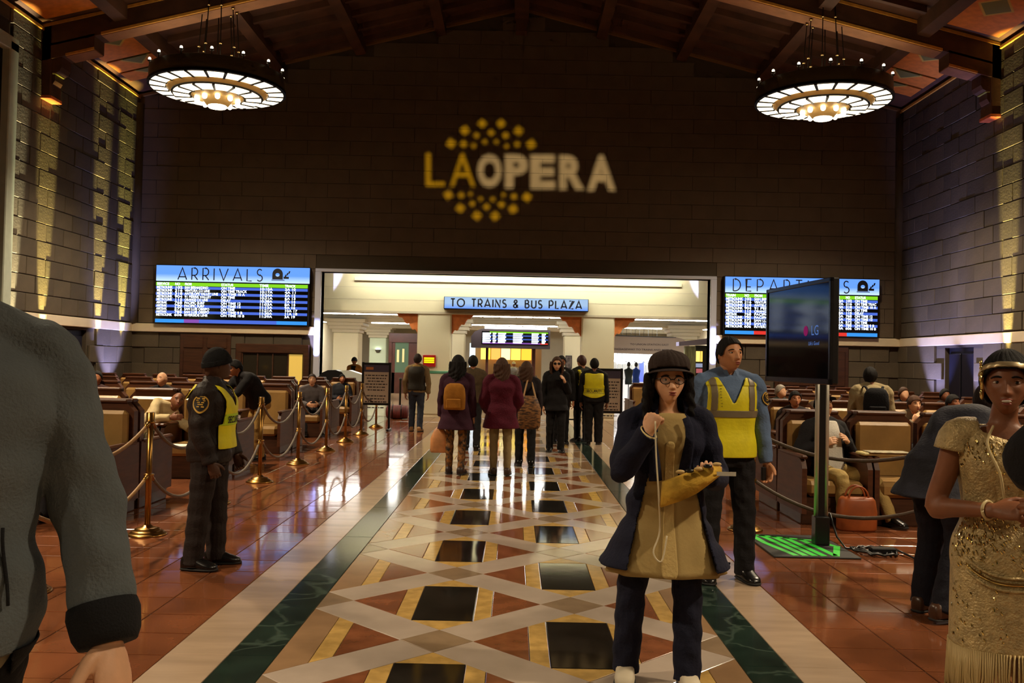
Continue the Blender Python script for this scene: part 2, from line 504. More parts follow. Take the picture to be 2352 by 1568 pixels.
# ---- side walls
def blockmesh(w, hh, d=.06, b=.012):
    return MB().bbox(-w/2, w/2, -d, .02, -hh/2, hh/2, b).mesh('stone_block')
BW, BH = .82, .41
for s, nm in ((-1, 'wall_left'), (1, 'wall_right')):
    def f(m, s=s):
        x0, x1 = (-SX-.3, -SX) if s < 0 else (SX, SX+.3)
        m.box(x0, x1, YB, 21.85, 0, EAVE+.3); m.box(x0, x1, 23.3, WALL+.3, 0, EAVE+.3)
        m.box(x0, x1, 21.85, 23.3, 2.2, EAVE+.3)
        m.box(x0+s*.9, x1+s*.9, 21.6, 23.5, 0, 2.3)
    w = shape(nm, f, m_wallbase); struct(w, 'stone block side wall with marble ledge, ' + ('arrivals board side' if s < 0 else 'departures board side'), 'wall')
    bm_ = blockmesh(BW-.012, BH-.012); bh = blockmesh(BW/2-.012, BH-.012)
    bm_.materials.append(None); bh.materials.append(None)
    r = 0; z = 2.52
    rows = [(2.52+BH*i, BH) for i in range(16)]+[(.04+.445*i, .445) for i in range(5)]
    lo = blockmesh(BW-.012, .433)
    lo.materials.append(None)
    for ri, (z, hh) in enumerate(rows):
        ys = 19.40 if (s < 0 and hh == BH and z < 8.3) else 17.2
        me = bm_ if hh == BH else lo
        spans = []; y = ys-(BW/2 if ri % 2 else 0)
        while y < WALL-.03:
            a_, b_ = max(y, ys), min(y+BW, WALL)
            if b_-a_ > .08: spans.append((a_, b_))
            y += BW
        for a_, b_ in spans:
            y = a_
            if not (hh != BH and y+BW > 21.8 and y < 23.35):
                o = bpy.data.objects.new('stone_block', me); COL.objects.link(o); o.parent = w
                o.location = (s*(SX+.0)-s*random.uniform(0, .02), (a_+b_)/2, z+hh/2)
                o.rotation_euler = (0, 0, -s*PI/2); o.scale = ((b_-a_-.012)/(BW-.012), 1, 1)
                o.material_slots[0].link = 'OBJECT'; o.material_slots[0].material = random.choice((m_block, m_block, m_block2))
    mb = MB()
    for ri, (z, hh) in enumerate(rows):
        y = 17.2-(BW/2 if ri % 2 else 0)-(BW if ri % 2 == 0 else BW/2)
        if s < 0 and hh == BH and z < 8.3 and ri % 2 == 0:
            pass
        while y > 1.5:
            if not (s < 0 and hh == BH and y+BW > 15.2 and z < 8.3):
                xa, xb = sorted((s*(SX-.055-random.uniform(0, .012)), s*(SX+.01)))
                mb.bbox(xa, xb, y+.006, y+BW-.006, z+.006, z+hh-.006, .01)
            y -= BW
    o = mb.obj('block_courses', m_block, w); o['kind'] = 'stuff'
    lg = shape('ledge_'+nm[5:], lambda m: (m.bbox(*( (-SX, -SX+.09) if s < 0 else (SX-.09, SX)), YB, WALL, 2.26, 2.5, .015)), m_ledge)
    lg.name = 'trim_%d' % (1 if s < 0 else 2); struct(lg, 'pale marble ledge along the ' + ('arrivals' if s < 0 else 'departures') + ' side wall', 'ledge')
    ct = shape('trim_%d' % (3 if s < 0 else 4), lambda m: m.lathe([(.16,0),(.16,6.3)], (s*(SX-.06), WALL-.06, 2.5), 14), m_block)
    struct(ct, 'rounded stone moulding in the corner above the ' + ('arrivals' if s < 0 else 'departures') + ' ledge', 'moulding')
# tall window jamb at the frame edge
wj = shape('window_1', lambda m: (m.bbox(-SX, -SX+.22, 19.05, 19.38, 2.5, 8.2, .02), m.bbox(-SX, -SX+.22, 15.2, 15.5, 2.5, 8.2, .02),
     m.bbox(-SX, -SX+.22, 15.2, 19.38, 8.0, 8.3, .02)), mat('window_stone', S(170,178,160), .5, var=.05))
struct(wj, 'pale stone surround of the tall side window', 'window')
shape('window_pane', lambda m: m.box(-SX, -SX+.05, 15.5, 19.05, 2.5, 8.0), mat('night_glass', S(10,14,20), .05), wj)

# ---- back wall: gable with opening
OX0, OX1, OZ = -5.57, 5.55, 4.08
def f(m):
    t = .35
    m.box(-SX, OX0, WALL, WALL+t, 0, EAVE); m.box(OX1, SX, WALL, WALL+t, 0, EAVE); m.box(OX0, OX1, WALL, WALL+t, OZ, EAVE)
    m.prism([(-SX, EAVE), (SX, EAVE), (0, roofz(0))], 1, WALL, WALL+t)
wb = shape('wall_back', f, m_wallbase); struct(wb, 'dark gabled end wall of acoustic blocks around the wide bright opening', 'wall')
mb = MB(); z = 2.52; ri = 0
while z < roofz(0):
    x = -SX-(BW*.75 if ri % 2 else 0)
    while x < SX:
        x0, x1 = max(x, -SX), min(x+BW*1.5, SX); zt = z+BH
        if z < OZ+.1:
            if x0 < 0: x1 = min(x1, OX0-.17)
            else: x0 = max(x0, OX1+.17)
        xm = max(abs(x0), abs(x1))
        if not (x1 > OX0-.1 and x0 < OX1+.1 and z < OZ+.1) and x1 > x0 and roofz(xm) > zt and x1-x0 > .1:
            d = rng.uniform(.0, .012)
            mb.box(x0+.006, x1-.006, WALL-.02-d, WALL+.01, z+.006, zt-.006)
        x += BW*1.5
    z += BH; ri += 1
o = mb.obj('acoustic_blocks', m_acoustic, wb); o['kind'] = 'stuff'
lo = blockmesh(BW-.012, .433); lo.materials.append(None)
for a, b in ((-SX, OX0-.2), (OX1+.2, SX)):
    for ri in range(5):
        x = a+(BW/2 if ri % 2 else 0)
        while x+BW <= b+.1:
            o = bpy.data.objects.new('stone_block', lo); COL.objects.link(o); o.parent = wb
            o.location = (x+BW/2, WALL-random.uniform(0, .012)+.02, .04+.445*ri+.22)
            o.material_slots[0].link = 'OBJECT'; o.material_slots[0].material = random.choice((m_block, m_block2))
            x += BW
for i, (a, b) in enumerate(((-SX, OX0-.17), (OX1+.17, SX))):
    o = shape('trim_%d' % (5+i), lambda m: m.bbox(a, b, WALL-.15, WALL, 2.26, 2.5, .015), m_ledge)
    struct(o, 'pale marble ledge under the ' + ('arrivals' if i == 0 else 'departures') + ' board', 'ledge')
m_jamb = mat('jamb_metal', S(186,190,206), .45)
o = shape('trim_7', lambda m: (m.bbox(OX0-.17, OX0, WALL-.1, WALL+.36, 0, OZ, .01), m.bbox(OX1, OX1+.17, WALL-.1, WALL+.36, 0, OZ, .01),
      m.bbox(OX0-.17, OX1+.17, WALL-.1, WALL+.36, OZ, OZ+.09, .01)), m_jamb)
struct(o, 'grey lining around the wide opening in the end wall', 'door frame')

# ---- ceiling and trusses
def f(m):
    t = .2
    for s in (-1, 1):
        m.prism([(0, roofz(0)), (s*(SX+.3), roofz(SX)-.075), (s*(SX+.3), roofz(SX)+t), (0, roofz(0)+t)], 1, YB, WALL+.35)
ceil = shape('ceiling', f, m_beam); struct(ceil, 'dark timber gabled ceiling with painted panels', 'ceiling')
m_paint = mat('painted_panel', S(206,120,44), .5, var=.12, vscale=7)
nt = m_paint.node_tree; N = nt.nodes; L = nt.links; b = N['Principled BSDF']; src = b.inputs['Base Color'].links[0].from_socket
tc = N.new('ShaderNodeTexCoord'); sp = N.new('ShaderNodeSeparateXYZ'); L.new(tc.outputs['Object'], sp.inputs[0])
def mth(op, a, bb):
    n = N.new('ShaderNodeMath'); n.operation = op
    for i, v in enumerate((a, bb)):
        if v is None: continue
        if isinstance(v, (int, float)): n.inputs[i].default_value = v
        else: L.new(v, n.inputs[i])
    return n.outputs[0]
ax = mth('ABSOLUTE', sp.outputs[0], None); ay = mth('ABSOLUTE', mth('SUBTRACT', sp.outputs[1], -.35), None)
dm = mth('ADD', mth('MULTIPLY', ax, 1.3), ay)
m1 = mth('LESS_THAN', dm, .42); m1b = mth('LESS_THAN', dm, .5)
mx0 = N.new('ShaderNodeMix'); mx0.data_type = 'RGBA'; mx0.inputs[7].default_value = S(196,160,70); L.new(m1b, mx0.inputs[0]); L.new(src, mx0.inputs[6])
mx = N.new('ShaderNodeMix'); mx.data_type = 'RGBA'; mx.inputs[7].default_value = S(116,112,58); L.new(m1, mx.inputs[0]); L.new(mx0.outputs[2], mx.inputs[6])
L.new(mx.outputs[2], b.inputs['Base Color'])
PUR = [2.3, 4.6, 6.9, 9.15]
def slope_box(m, x0, x1, y0, y1, zt, zb, mt=0):
    """box under the roof between x0,x1; zt/zb offsets below roof"""
    P = [(x0, roofz(x0)-zt), (x1, roofz(x1)-zt), (x1, roofz(x1)-zb), (x0, roofz(x0)-zb)]
    m.prism(P, 1, y0, y1, mt)
for s in (-1, 1):
    for p in PUR:
        o = shape('purlin', lambda m: slope_box(m, s*p-.14, s*p+.14, 2, WALL, -.05, .34), m_beam, ceil)
    for i in range(9):
        y = 18.0+i*.95
        if abs(y-20.9) < .5: continue
        shape('rafter', lambda m: slope_box(m, s*.2, s*8.9, y-.06, y+.06, -.05, .16), m_beam, ceil)
    # painted panels between the outermost purlin and the eave, with cross bars
    for (y0, y1) in ((21.5, 25.6), (16.8, 20.3)):
        edges = [y0, y0+1.75, y0+1.85, y0+2.6, y0+2.7, y0+3.35] if y0 > 20 else [y0, y0+1.6, y0+1.7, y1]
        for e in range(0, len(edges)-1, 2):
            a, bq = edges[e], edges[e+1]
            xm = s*10.0; yc = (a+bq)/2
            me = MB(); x0, x1 = 9.32, 10.72
            P = [(s*x0-xm, roofz(x0)-.03-roofz(10)), (s*x1-xm, roofz(x1)-.03-roofz(10)), (s*x1-xm, roofz(x1)-.06-roofz(10)), (s*x0-xm, roofz(x0)-.06-roofz(10))]
            me.prism(P, 1, a-yc, bq-yc)
            me.obj('painted_panel', m_paint, ceil, (xm, yc, roofz(10)))
    shape('eave_moulding', lambda m: m.bbox(*((-SX, -SX+.1) if s < 0 else (SX-.1, SX)), YB, WALL, EAVE-.14, EAVE-.06, .01), m_gold, ceil)
    shape('gable_moulding', lambda m: slope_box(m, s*.2, s*SX, WALL-.1, WALL, .06, .13), mat('dull_gold', S(120,86,44), .6), ceil)
shape('ridge_beam', lambda m: (m.box(-.2, .2, 2, WALL, roofz(0)-.5, roofz(0)-.05), m.box(-.16, .16, WALL-.4, WALL, roofz(0)-.85, roofz(0)-.4)), m_beam, ceil)

m_corbelA = mat('corbel_red', S(190,92,48), .5, var=.2, vscale=9); m_corbelB = mat('corbel_green', S(150,150,70), .5, var=.2, vscale=9)
def truss(y0, label):
    t = empty('truss', (0, y0, 0)); t['label'] = label; t['category'] = 'roof truss'; t['kind'] = 'structure'
    W = .5
    for s in (-1, 1):
        shape('rafter_beam', lambda m: slope_box(m, s*.0, s*SX, 0, W, -.05, .55), m_beam, t)
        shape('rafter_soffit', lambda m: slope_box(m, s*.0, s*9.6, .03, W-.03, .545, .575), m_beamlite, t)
        shape('gold_edge', lambda m: slope_box(m, s*.0, s*9.6, -.015, .03, .5, .56), m_gold, t)
        shape('upper_gold_edge', lambda m: slope_box(m, s*.0, s*SX, -.02, .03, .02, .09), m_gold, t)
        shape('haunch', lambda m: slope_box(m, s*9.75, s*SX, 0, W, .5, .85), m_beam, t)
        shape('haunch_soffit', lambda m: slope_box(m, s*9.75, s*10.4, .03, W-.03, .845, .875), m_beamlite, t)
        shape('haunch_edge', lambda m: slope_box(m, s*9.75, s*10.4, -.015, .03, .81, .86), m_gold, t)
        shape('wall_post', lambda m: m.bbox(*((-SX, -SX+.28) if s < 0 else (SX-.28, SX)), 0, W, 7.45, EAVE, .02), m_beam, t)
        for q, (xx, zb, h1) in enumerate(((10.5, 8.0, .5), (10.66, 7.7, .35))):
            def corb(m, xx=xx, zb=zb, h1=h1):
                pl = [(s*SX, zb), (s*(xx+.14), zb), (s*(xx+.05), zb+.05), (s*xx, zb+.14), (s*xx, zb+h1), (s*SX, zb+h1)]
                m.prism(pl, 1, .04+.03*q, W-.04-.03*q)
            c = shape('corbel', corb, m_beam, t)
            shape('corbel_paint', lambda m: m.bbox(*sorted((s*(xx+.12), s*SX)), .06+.03*q, W-.06-.03*q, zb-.02, zb+.01, .005), m_corbelA if q else m_corbelB, c)
        shape('post_foot', lambda m: m.bbox(*((-SX, -SX+.3) if s < 0 else (SX-.3, SX)), -.01, W+.01, 7.40, 7.48, .01), m_corbelA, t)
    return t
truss(20.6, 'painted timber roof truss carrying the two chandeliers in view')
truss(11.6, 'painted timber roof truss out of view above the hall')
rear = shape('wall_rear', lambda m: m.box(-SX-.3, SX+.3, YB-.3, YB, 0, 12.2), m_block); struct(rear, 'stone wall at the far rear of the waiting hall', 'wall')

# ---- bright hall beyond the opening
LW = 27.2
P1, P2, P3, P4 = -2.93, -1.91, 1.98, 2.97
def f(m):
    m.box(-6.2, 6.3, LW, LW+.5, 3.06, 4.6)
    for a, b in ((P1, P2), (P3, P4)): m.bbox(a, b, LW, LW+.5, 0, 3.06, .04)
hw = shape('wall_hall', f, m_cream); struct(hw, 'cream portal wall with two square pillars inside the opening', 'wall')
for a, b in ((P1, P2), (P3, P4)):
    shape('pillar_dado', lambda m: m.bbox(a-.03, b+.03, LW-.03, LW+.53, 0, 1.22, .02), m_cream2, hw)
    shape('dado_line', lambda m: m.bbox(a-.035, b+.035, LW-.035, LW+.535, 1.22, 1.3, .01), mat('green_tile', S(90,150,120), .3), hw)
for k in range(2):
    shape('portal_joint', lambda m: m.box(-6.2, 6.3, LW-.004, LW+.01, 3.40+.36*k, 3.41+.36*k), m_cream2, hw)
shape('cornice', lambda m: m.bbox(-4.85, 4.95, LW-.07, LW+.02, 3.95, 4.05, .01), m_cream, hw)
shape('lintel_soffit', lambda m: m.box(-6.2, 6.3, LW-.02, LW+.52, 3.0, 3.065), m_cream2, hw)
m_orange = mat('orange_wood', S(216,128,66), .5, var=.12, vscale=8)
def bracket(xb, s):
    pts = [(0, 0), (0, -.58)]
    for t in np.linspace(0, 1, 22):
        x = .02+.60*t; z = -.56+.53*t+.045*math.sin(t*6*PI)*(1-.3*t)
        pts.append((x, z))
    pts += [(.64, -.02), (.64, 0)]
    pl = [(xb+s*x, 3.0+z) for x, z in pts]
    return shape('bracket', lambda m: m.prism(pl, 1, LW+.1, LW+.34), m_orange, hw)
for xb, s in ((P1, -1), (P2, 1), (P3, -1), (P4, 1)): bracket(xb, s)
hall = MB()
hall.box(-9.3, -9, WALL+.35, 50.3, 0, 4.7); hall.box(9, 9.3, WALL+.35, 50.3, 0, 4.7); hall.box(-9.3, 9.3, 50, 50.3, 0, 4.7)
hall.box(-9.3, OX0-.17, WALL+.36, WALL+.5, 0, 4.7); hall.box(OX1+.17, 9.3, WALL+.36, WALL+.5, 0, 4.7)
ho = hall.obj('wall_concourse', m_cream2); struct(ho, 'cream walls of the concourse behind the portals', 'wall')
hc = shape('ceiling_concourse', lambda m: (m.box(-9.3, 9.3, LW+.5, 50.3, 3.42, 3.6), m.box(-6.3, 6.4, WALL+.36, LW+.02, 4.45, 4.6)), m_cream2)
struct(hc, 'low cream ceiling over the concourse', 'ceiling')
for y in (30.2, 38.2, 45.5):
    shape('ceiling_beam', lambda m: m.bbox(-9, 9, y-.35, y+.35, 3.18, 3.43, .04), m_cream2, hc)
    shape('beam_step', lambda m: m.bbox(-9, 9, y-.5, y+.5, 3.32, 3.43, .02), m_cream2, hc)
m_tube = glow('fluorescent', (1, .98, .92, 1), E_STRIP)
m_tubecool = glow('fluorescent_cool', (.93, .98, 1, 1), E_STRIP)
def strip(xa, xb, y, label):
    t = empty('ceiling_light', ((xa+xb)/2, y, 3.4)); tag(t, label, 'ceiling light', 'fluorescent ceiling lights in the concourse')
    hw_ = (xb-xa)/2
    shape('housing', lambda m: m.bbox(-hw_-.06, hw_+.06, -.36, .36, -.06, .03, .01), m_cream, t)
    n = max(3, int(2*hw_/.55)); w = 2*hw_/n
    for i in range(n):
        shape('diffuser', lambda m: m.bbox(-hw_+w*i+.012, -hw_+w*(i+1)-.012, -.32, .32, -.12, -.06, .02), m_tube, t)
for nm, xa, xb in (('left', -8.4, -4.25), ('middle', -1.85, 1.9), ('right', 4.4, 8.4)):
    for y, d in ((33.8, 'nearer'), (42.0, 'farther')):
        k = {'left': 'portal beside the arrivals board', 'middle': 'middle portal over the kiosk', 'right': 'portal beside the departures board'}[nm]
        strip(xa*(1 if y < 40 else 1.15), xb*(1 if y < 40 else 1.15), y, '%s fluorescent ceiling light seen through the %s' % (d, k))
for i, (x, k) in enumerate(((0.0, 'middle'), (-3.7, 'arrivals side'), (3.7, 'departures side'))):
    t = empty('ceiling_light', (x, 29.2, 3.41)); tag(t, 'small downlight just behind the %s of the portal wall' % k, 'ceiling light')
    shape('housing', lambda m: m.lathe([(.22,0),(.22,-.05)], n=20), m_cream, t)
    shape('diffuser', lambda m: m.lathe([(.19,-.05),(.17,-.08)], n=20), m_tube, t)
# cove light on the vestibule ceiling washing the lintel
t = empty('ceiling_light', (0, 26.62, 4.44)); tag(t, 'long cove light hidden above the head of the opening', 'ceiling light')
shape('housing', lambda m: m.bbox(-5.0, 5.0, -.1, .1, -.05, .01, .01), m_cream, t)
shape('diffuser', lambda m: m.bbox(-4.95, 4.95, -.08, .08, -.08, -.05, .01), glow('cove', (1, .95, .78, 1), E_COVE), t)
# pillars and columns of the concourse
def hall_column(x0, x1, y, label, tint=None):
    t = empty('concourse_column', ((x0+x1)/2, y, 0)); t['kind'] = 'structure'; t['label'] = label; t['category'] = 'column'
    w = (x1-x0)/2
    shape('shaft', lambda m: m.bbox(-w, w, -w, w, 0, 2.7, .03), tint or m_cream, t)
    for i in range(4):
        shape('capital_step', lambda m: m.bbox(-w-.05-.09*i, w+.05+.09*i, -w-.05-.09*i, w+.05+.09*i, 2.7+.14*i, 2.7+.14*(i+1), .01), m_cream2, t)
hall_column(-7.55, -6.5, 38.2, 'cream pillar with stepped capital in the portal beside the arrivals board')
m_mint = mat('mint_plaster', S(206,220,190), .6)
hall_column(-7.3, -6.45, 46.0, 'pale green column carrying the wall sconce', m_mint)
hall_column(-2.75, -2.0, 36.5, 'cream pillar on the exit sign side of the kiosk')
hall_column(1.95, 2.75, 36.5, 'cream pillar carrying the small poster')
hall_column(6.6, 7.5, 38.2, 'cream pillar in the portal beside the departures board')

# doors
for i, s in ((1, -1), (2, 1)):
    d = shape('door_%d' % i, lambda m: (m.bbox(*sorted((s*(SX+.1), s*(SX+.16))), 21.9, 23.28, .0, 2.2, .01)), mat('door_dark_blue', S(16,16,26), .4))
    struct(d, 'dark doorway in the side wall below the ' + ('arrivals' if s < 0 else 'departures') + ' side ledge', 'door')
    for q in range(2):
        shape('door_panel', lambda m: m.bbox(*sorted((s*(SX+.06), s*(SX+.11))), 21.98+.66*q, 22.56+.66*q, .15, 2.05, .02), mat('door_panel_dark', S(20,20,32), .35), d)
d = shape('door_3', lambda m: (m.bbox(-9.55, -8.1, WALL-.09, WALL+.02, 0, 2.25, .01)), m_wood); struct(d, 'dark panelled wooden door under the arrivals board', 'door')
for a, b in ((-9.45, -8.88), (-8.78, -8.2)):
    for z0, z1 in ((.15, 1.0), (1.1, 1.75), (1.82, 2.15)):
        shape('door_panel', lambda m: m.bbox(a, b, WALL-.12, WALL-.08, z0, z1, .02), m_wood, d)
d = shape('door_4', lambda m: (m.bbox(7.4, 9.5, WALL-.09, WALL+.02, 0, 2.25, .01)), m_wood); struct(d, 'dark panelled wooden door under the departures board', 'door')
for a, b in ((7.5, 8.4), (8.5, 9.4)):
    for z0, z1 in ((.15, 1.0), (1.1, 2.1)):
        shape('door_panel', lambda m: m.bbox(a, b, WALL-.12, WALL-.08, z0, z1, .02), m_wood, d)
# service window beside the opening
wn = empty('window_2', (0, 0, 0)); struct(wn, 'dark wood framed service window under the arrivals board', 'window')
shape('window_frame', lambda m: (m.bbox(-7.95, -5.85, WALL-.14, WALL, 1.72, 1.98, .02), m.bbox(-7.95, -7.78, WALL-.14, WALL, .6, 1.75, .02), m.bbox(-6.02, -5.85, WALL-.14, WALL, .6, 1.75, .02), m.bbox(-7.95, -5.85, WALL-.2, WALL, .5, .72, .02)), m_wood, wn)
for i in range(4):
    x0 = -7.76+.435*i
    shape('pane', lambda m: m.box(x0+.02, x0+.4, WALL-.06, WALL-.04, .74, 1.7), mat('dim_glass', S(40,36,28), .06) if i < 3 else mat('lit_glass', S(200,170,80), .3, emit=S(230,190,90), estr=.55), wn)
    shape('mullion', lambda m: m.box(x0-.015, x0+.02, WALL-.1, WALL-.02, .72, 1.74), m_wood, wn)
# ================================================================== OBJECTS
ORD = ['first','second','third','fourth','fifth','sixth','seventh','eighth','ninth','tenth','eleventh','twelfth']
# ---- chandeliers
m_glass = glow('lamp_glass', (1.0, .80, .52, 1), E_CHAND)
m_glassw = glow('lamp_bulb', (1.0, .86, .62, 1), 8.0); m_finial = glow('finial_bulb', (1.0, .86, .62, 1), 3.0)
m_lampshell = mat('lamp_shell', S(96,88,58), .45, metal=.3)
m_lampcone = mat('lamp_cone', S(214,178,110), .5)
m_frame = mat('lamp_frame', S(26,22,18), .5, metal=.4)
def sector(mb, r0, r1, a0, a1, z0, z1, n=4, th=.03):
    A = np.linspace(a0, a1, n+1); V = []; F = []
    for z in (0, -th):
        for a in A:
            V.append((r0*math.cos(a), r0*math.sin(a), z0+z)); V.append((r1*math.cos(a), r1*math.sin(a), z1+z))
    k = 2*(n+1)
    for i in range(n):
        a = 2*i
        F += [(a, a+1, a+3, a+2), (k+a, k+a+2, k+a+3, k+a+1), (a, a+2, k+a+2, k+a), (a+1, k+a+1, k+a+3, a+3)]
    F += [(0, k, k+1, 1), (2*n, 2*n+1, k+2*n+1, k+2*n)]
    mb.add(V, F)
def make_chandelier():
    t = empty('chandelier', (0,0,0))
    shape('drum', lambda m: (m.loft([[(r*math.cos(a), r*math.sin(a), z) for a in np.linspace(0, 2*PI, 48, endpoint=False)] for r, z in ((1.5,0),(1.5,.34),(1.46,.36),(1.44,.34),(1.44,.02))], cap=False)), m_lampshell, t)
    shape('rim', lambda m: (m.loft([[(r*math.cos(a), r*math.sin(a), z) for a in np.linspace(0, 2*PI, 48, endpoint=False)] for r, z in ((1.53,-.02),(1.53,.04),(1.49,.04),(1.47,-.03),(1.53,-.02))], cap=False)), m_frame, t)
    NO = 22
    for i in range(NO):
        a0 = 2*PI*i/NO+.02; a1 = 2*PI*(i+1)/NO-.02
        shape('outer_glass', lambda m: sector(m, 1.14, 1.47, a0, a1, -.02, .0), m_glass, t)
    for i in range(NO):
        shape('glazing_bar', lambda m: sector(m, 1.12, 1.5, 2*PI*i/NO-.022, 2*PI*i/NO+.022, -.035, -.015, 1, .03), m_frame, t)
    shape('cone', lambda m: m.loft([[(r*math.cos(a), r*math.sin(a), z) for a in np.linspace(0, 2*PI, 44, endpoint=False)] for r, z in ((1.14,-.01),(1.0,-.13))], cap=False), m_lampcone, t)
    for r, z in ((1.12, -.03), (.99, -.15), (.6, -.17)):
        shape('ring', lambda m: m.loft([[((r+q)*math.cos(a), (r+q)*math.sin(a), z+w) for a in np.linspace(0, 2*PI, 44, endpoint=False)] for q, w in ((-.025,0),(.025,0),(.025,.03),(-.025,.03),(-.025,0))], cap=False), m_frame, t)
    NI = 14
    for i in range(NI):
        a0 = 2*PI*i/NI+.03; a1 = 2*PI*(i+1)/NI-.03
        shape('inner_glass', lambda m: sector(m, .64, .97, a0, a1, -.155, -.14), m_glass, t)
        shape('glazing_bar', lambda m: sector(m, .60, .99, 2*PI*i/NI-.032, 2*PI*i/NI+.032, -.17, -.155, 1, .03), m_frame, t)
    shape('bowl', lambda m: m.loft([[(r*math.cos(a), r*math.sin(a), z) for a in np.linspace(0, 2*PI, 32, endpoint=False)] for r, z in ((.6,-.16),(.5,-.22),(.34,-.24),(.25,-.36),(.22,-.38))], cap=False), m_lampcone, t)
    for i in range(10):
        a = 2*PI*i/10
        b = shape('bulb', lambda m: m.ell((.47*math.cos(a), .47*math.sin(a), -.27), (.06,.06,.07), 10, 8), m_glassw, t)
    shape('bottom_glass', lambda m: m.lathe([(.02,-.44),(.2,-.42),(.21,-.38)], n=24), m_glassw, t)
    for i in range(14):
        a = 2*PI*i/14
        c = (1.48*math.cos(a), 1.48*math.sin(a))
        shape('finial', lambda m: (m.lathe([(.015,.34),(.015,.42),(.05,.43),(.05,.45)], (c[0], c[1], 0), 8)), m_frame, t)
        shape('finial_bulb', lambda m: m.ell((c[0], c[1], .48), (.035,.035,.04), 8, 6), m_finial, t)
    for i in range(8):
        a = 2*PI*(i+.5)/8
        p0 = (.5*math.cos(a), .5*math.sin(a), .1); p1 = (.3*math.cos(a), .3*math.sin(a), 2.9)
        shape('rod', lambda m: m.tube([p0, p1], .012, 6), m_dkmetal, t)
        for f in (.30, .62):
            c = [p0[k]+(p1[k]-p0[k])*f for k in range(3)]
            shape('bead', lambda m: m.lathe([(.02,-.02),(.05,0),(.02,.02)], c, 10), mat('bead_brass', S(230,200,140), .2, metal=1), t)
    ld = bpy.data.lights.new('downlight', 'SPOT'); ld.energy = W_DOWN; ld.color = (1.0, .80, .54); ld.spot_size = math.radians(140); ld.spot_blend = .8; ld.shadow_soft_size = .2
    lo_ = bpy.data.objects.new('downlight', ld); COL.objects.link(lo_); lo_.parent = t; lo_.location = (0,0,-.46)
    shape('hub', lambda m: (m.lathe([(.55,.08),(.55,.12)], n=24), m.box(-1.44, 1.44, -.03, .03, .08, .12), m.box(-.03, .03, -1.44, 1.44, .08, .12)), m_frame, t)
    return t
ch0 = make_chandelier()
CH = [(-6.98, 20.85, 'lit round chandelier of glass panels above the arrivals board', 7.75), (6.98, 20.85, 'lit round chandelier of glass panels above the departures board', 7.75)]
for (x, y) in ((-6.98, 11.85), (6.98, 11.85), (-6.98, 2.85), (6.98, 2.85), (-6.98, -6.2), (6.98, -6.2)):
    CH.append((x, y, 'lit chandelier out of view, %s nearer than the one over the %s board' % ({11.85:'one truss', 2.85:'two trusses', -6.2:'three trusses'}[y], 'arrivals' if x < 0 else 'departures'), 7.75))
for i, (x, y, lb, z) in enumerate(CH):
    c = ch0 if i == 0 else copy_tree(ch0)
    c.location = (x, y, z); tag(c, lb, 'chandelier', 'chandeliers hanging from the trusses')
# off-view trusses that carry the others
truss(2.6, 'painted timber roof truss over the middle of the hall'); truss(-6.45, 'painted timber roof truss toward the rear of the hall')

# ---- arrival / departure boards
m_screen = mat('screen_black', S(6,7,10), .15)
def signglow(name, top, bot, s):
    m = glow(name, top, s); nt = m.node_tree; N = nt.nodes; L = nt.links
    tc = N.new('ShaderNodeTexCoord'); sp = N.new('ShaderNodeSeparateXYZ'); rp = N.new('ShaderNodeValToRGB')
    L.new(tc.outputs['Generated'], sp.inputs[0]); L.new(sp.outputs[2], rp.inputs[0])
    rp.color_ramp.elements[0].color = bot; rp.color_ramp.elements[1].color = top; rp.color_ramp.elements[1].position = .45
    e = [n for n in N if n.bl_idname == 'ShaderNodeEmission'][0]; L.new(rp.outputs[0], e.inputs[0])
    return m
m_head = signglow('sign_blue', S(96,148,236), S(190,218,255), 1.35)
m_white = glow('led_white', (.80,.9,1,1), 3.4)
m_gbar = glow('led_green', S(140,225,40), 1.0); m_bbar = glow('led_blue', S(74,104,206), 1.2)
m_bbar2 = glow('led_skyblue', S(60,150,235), 1.1); m_pbar = glow('led_purple', S(150,90,190), .9); m_rbar = glow('led_red', S(235,60,50), 1.0)
m_ink = mat('sign_ink', S(14,18,34), .6)
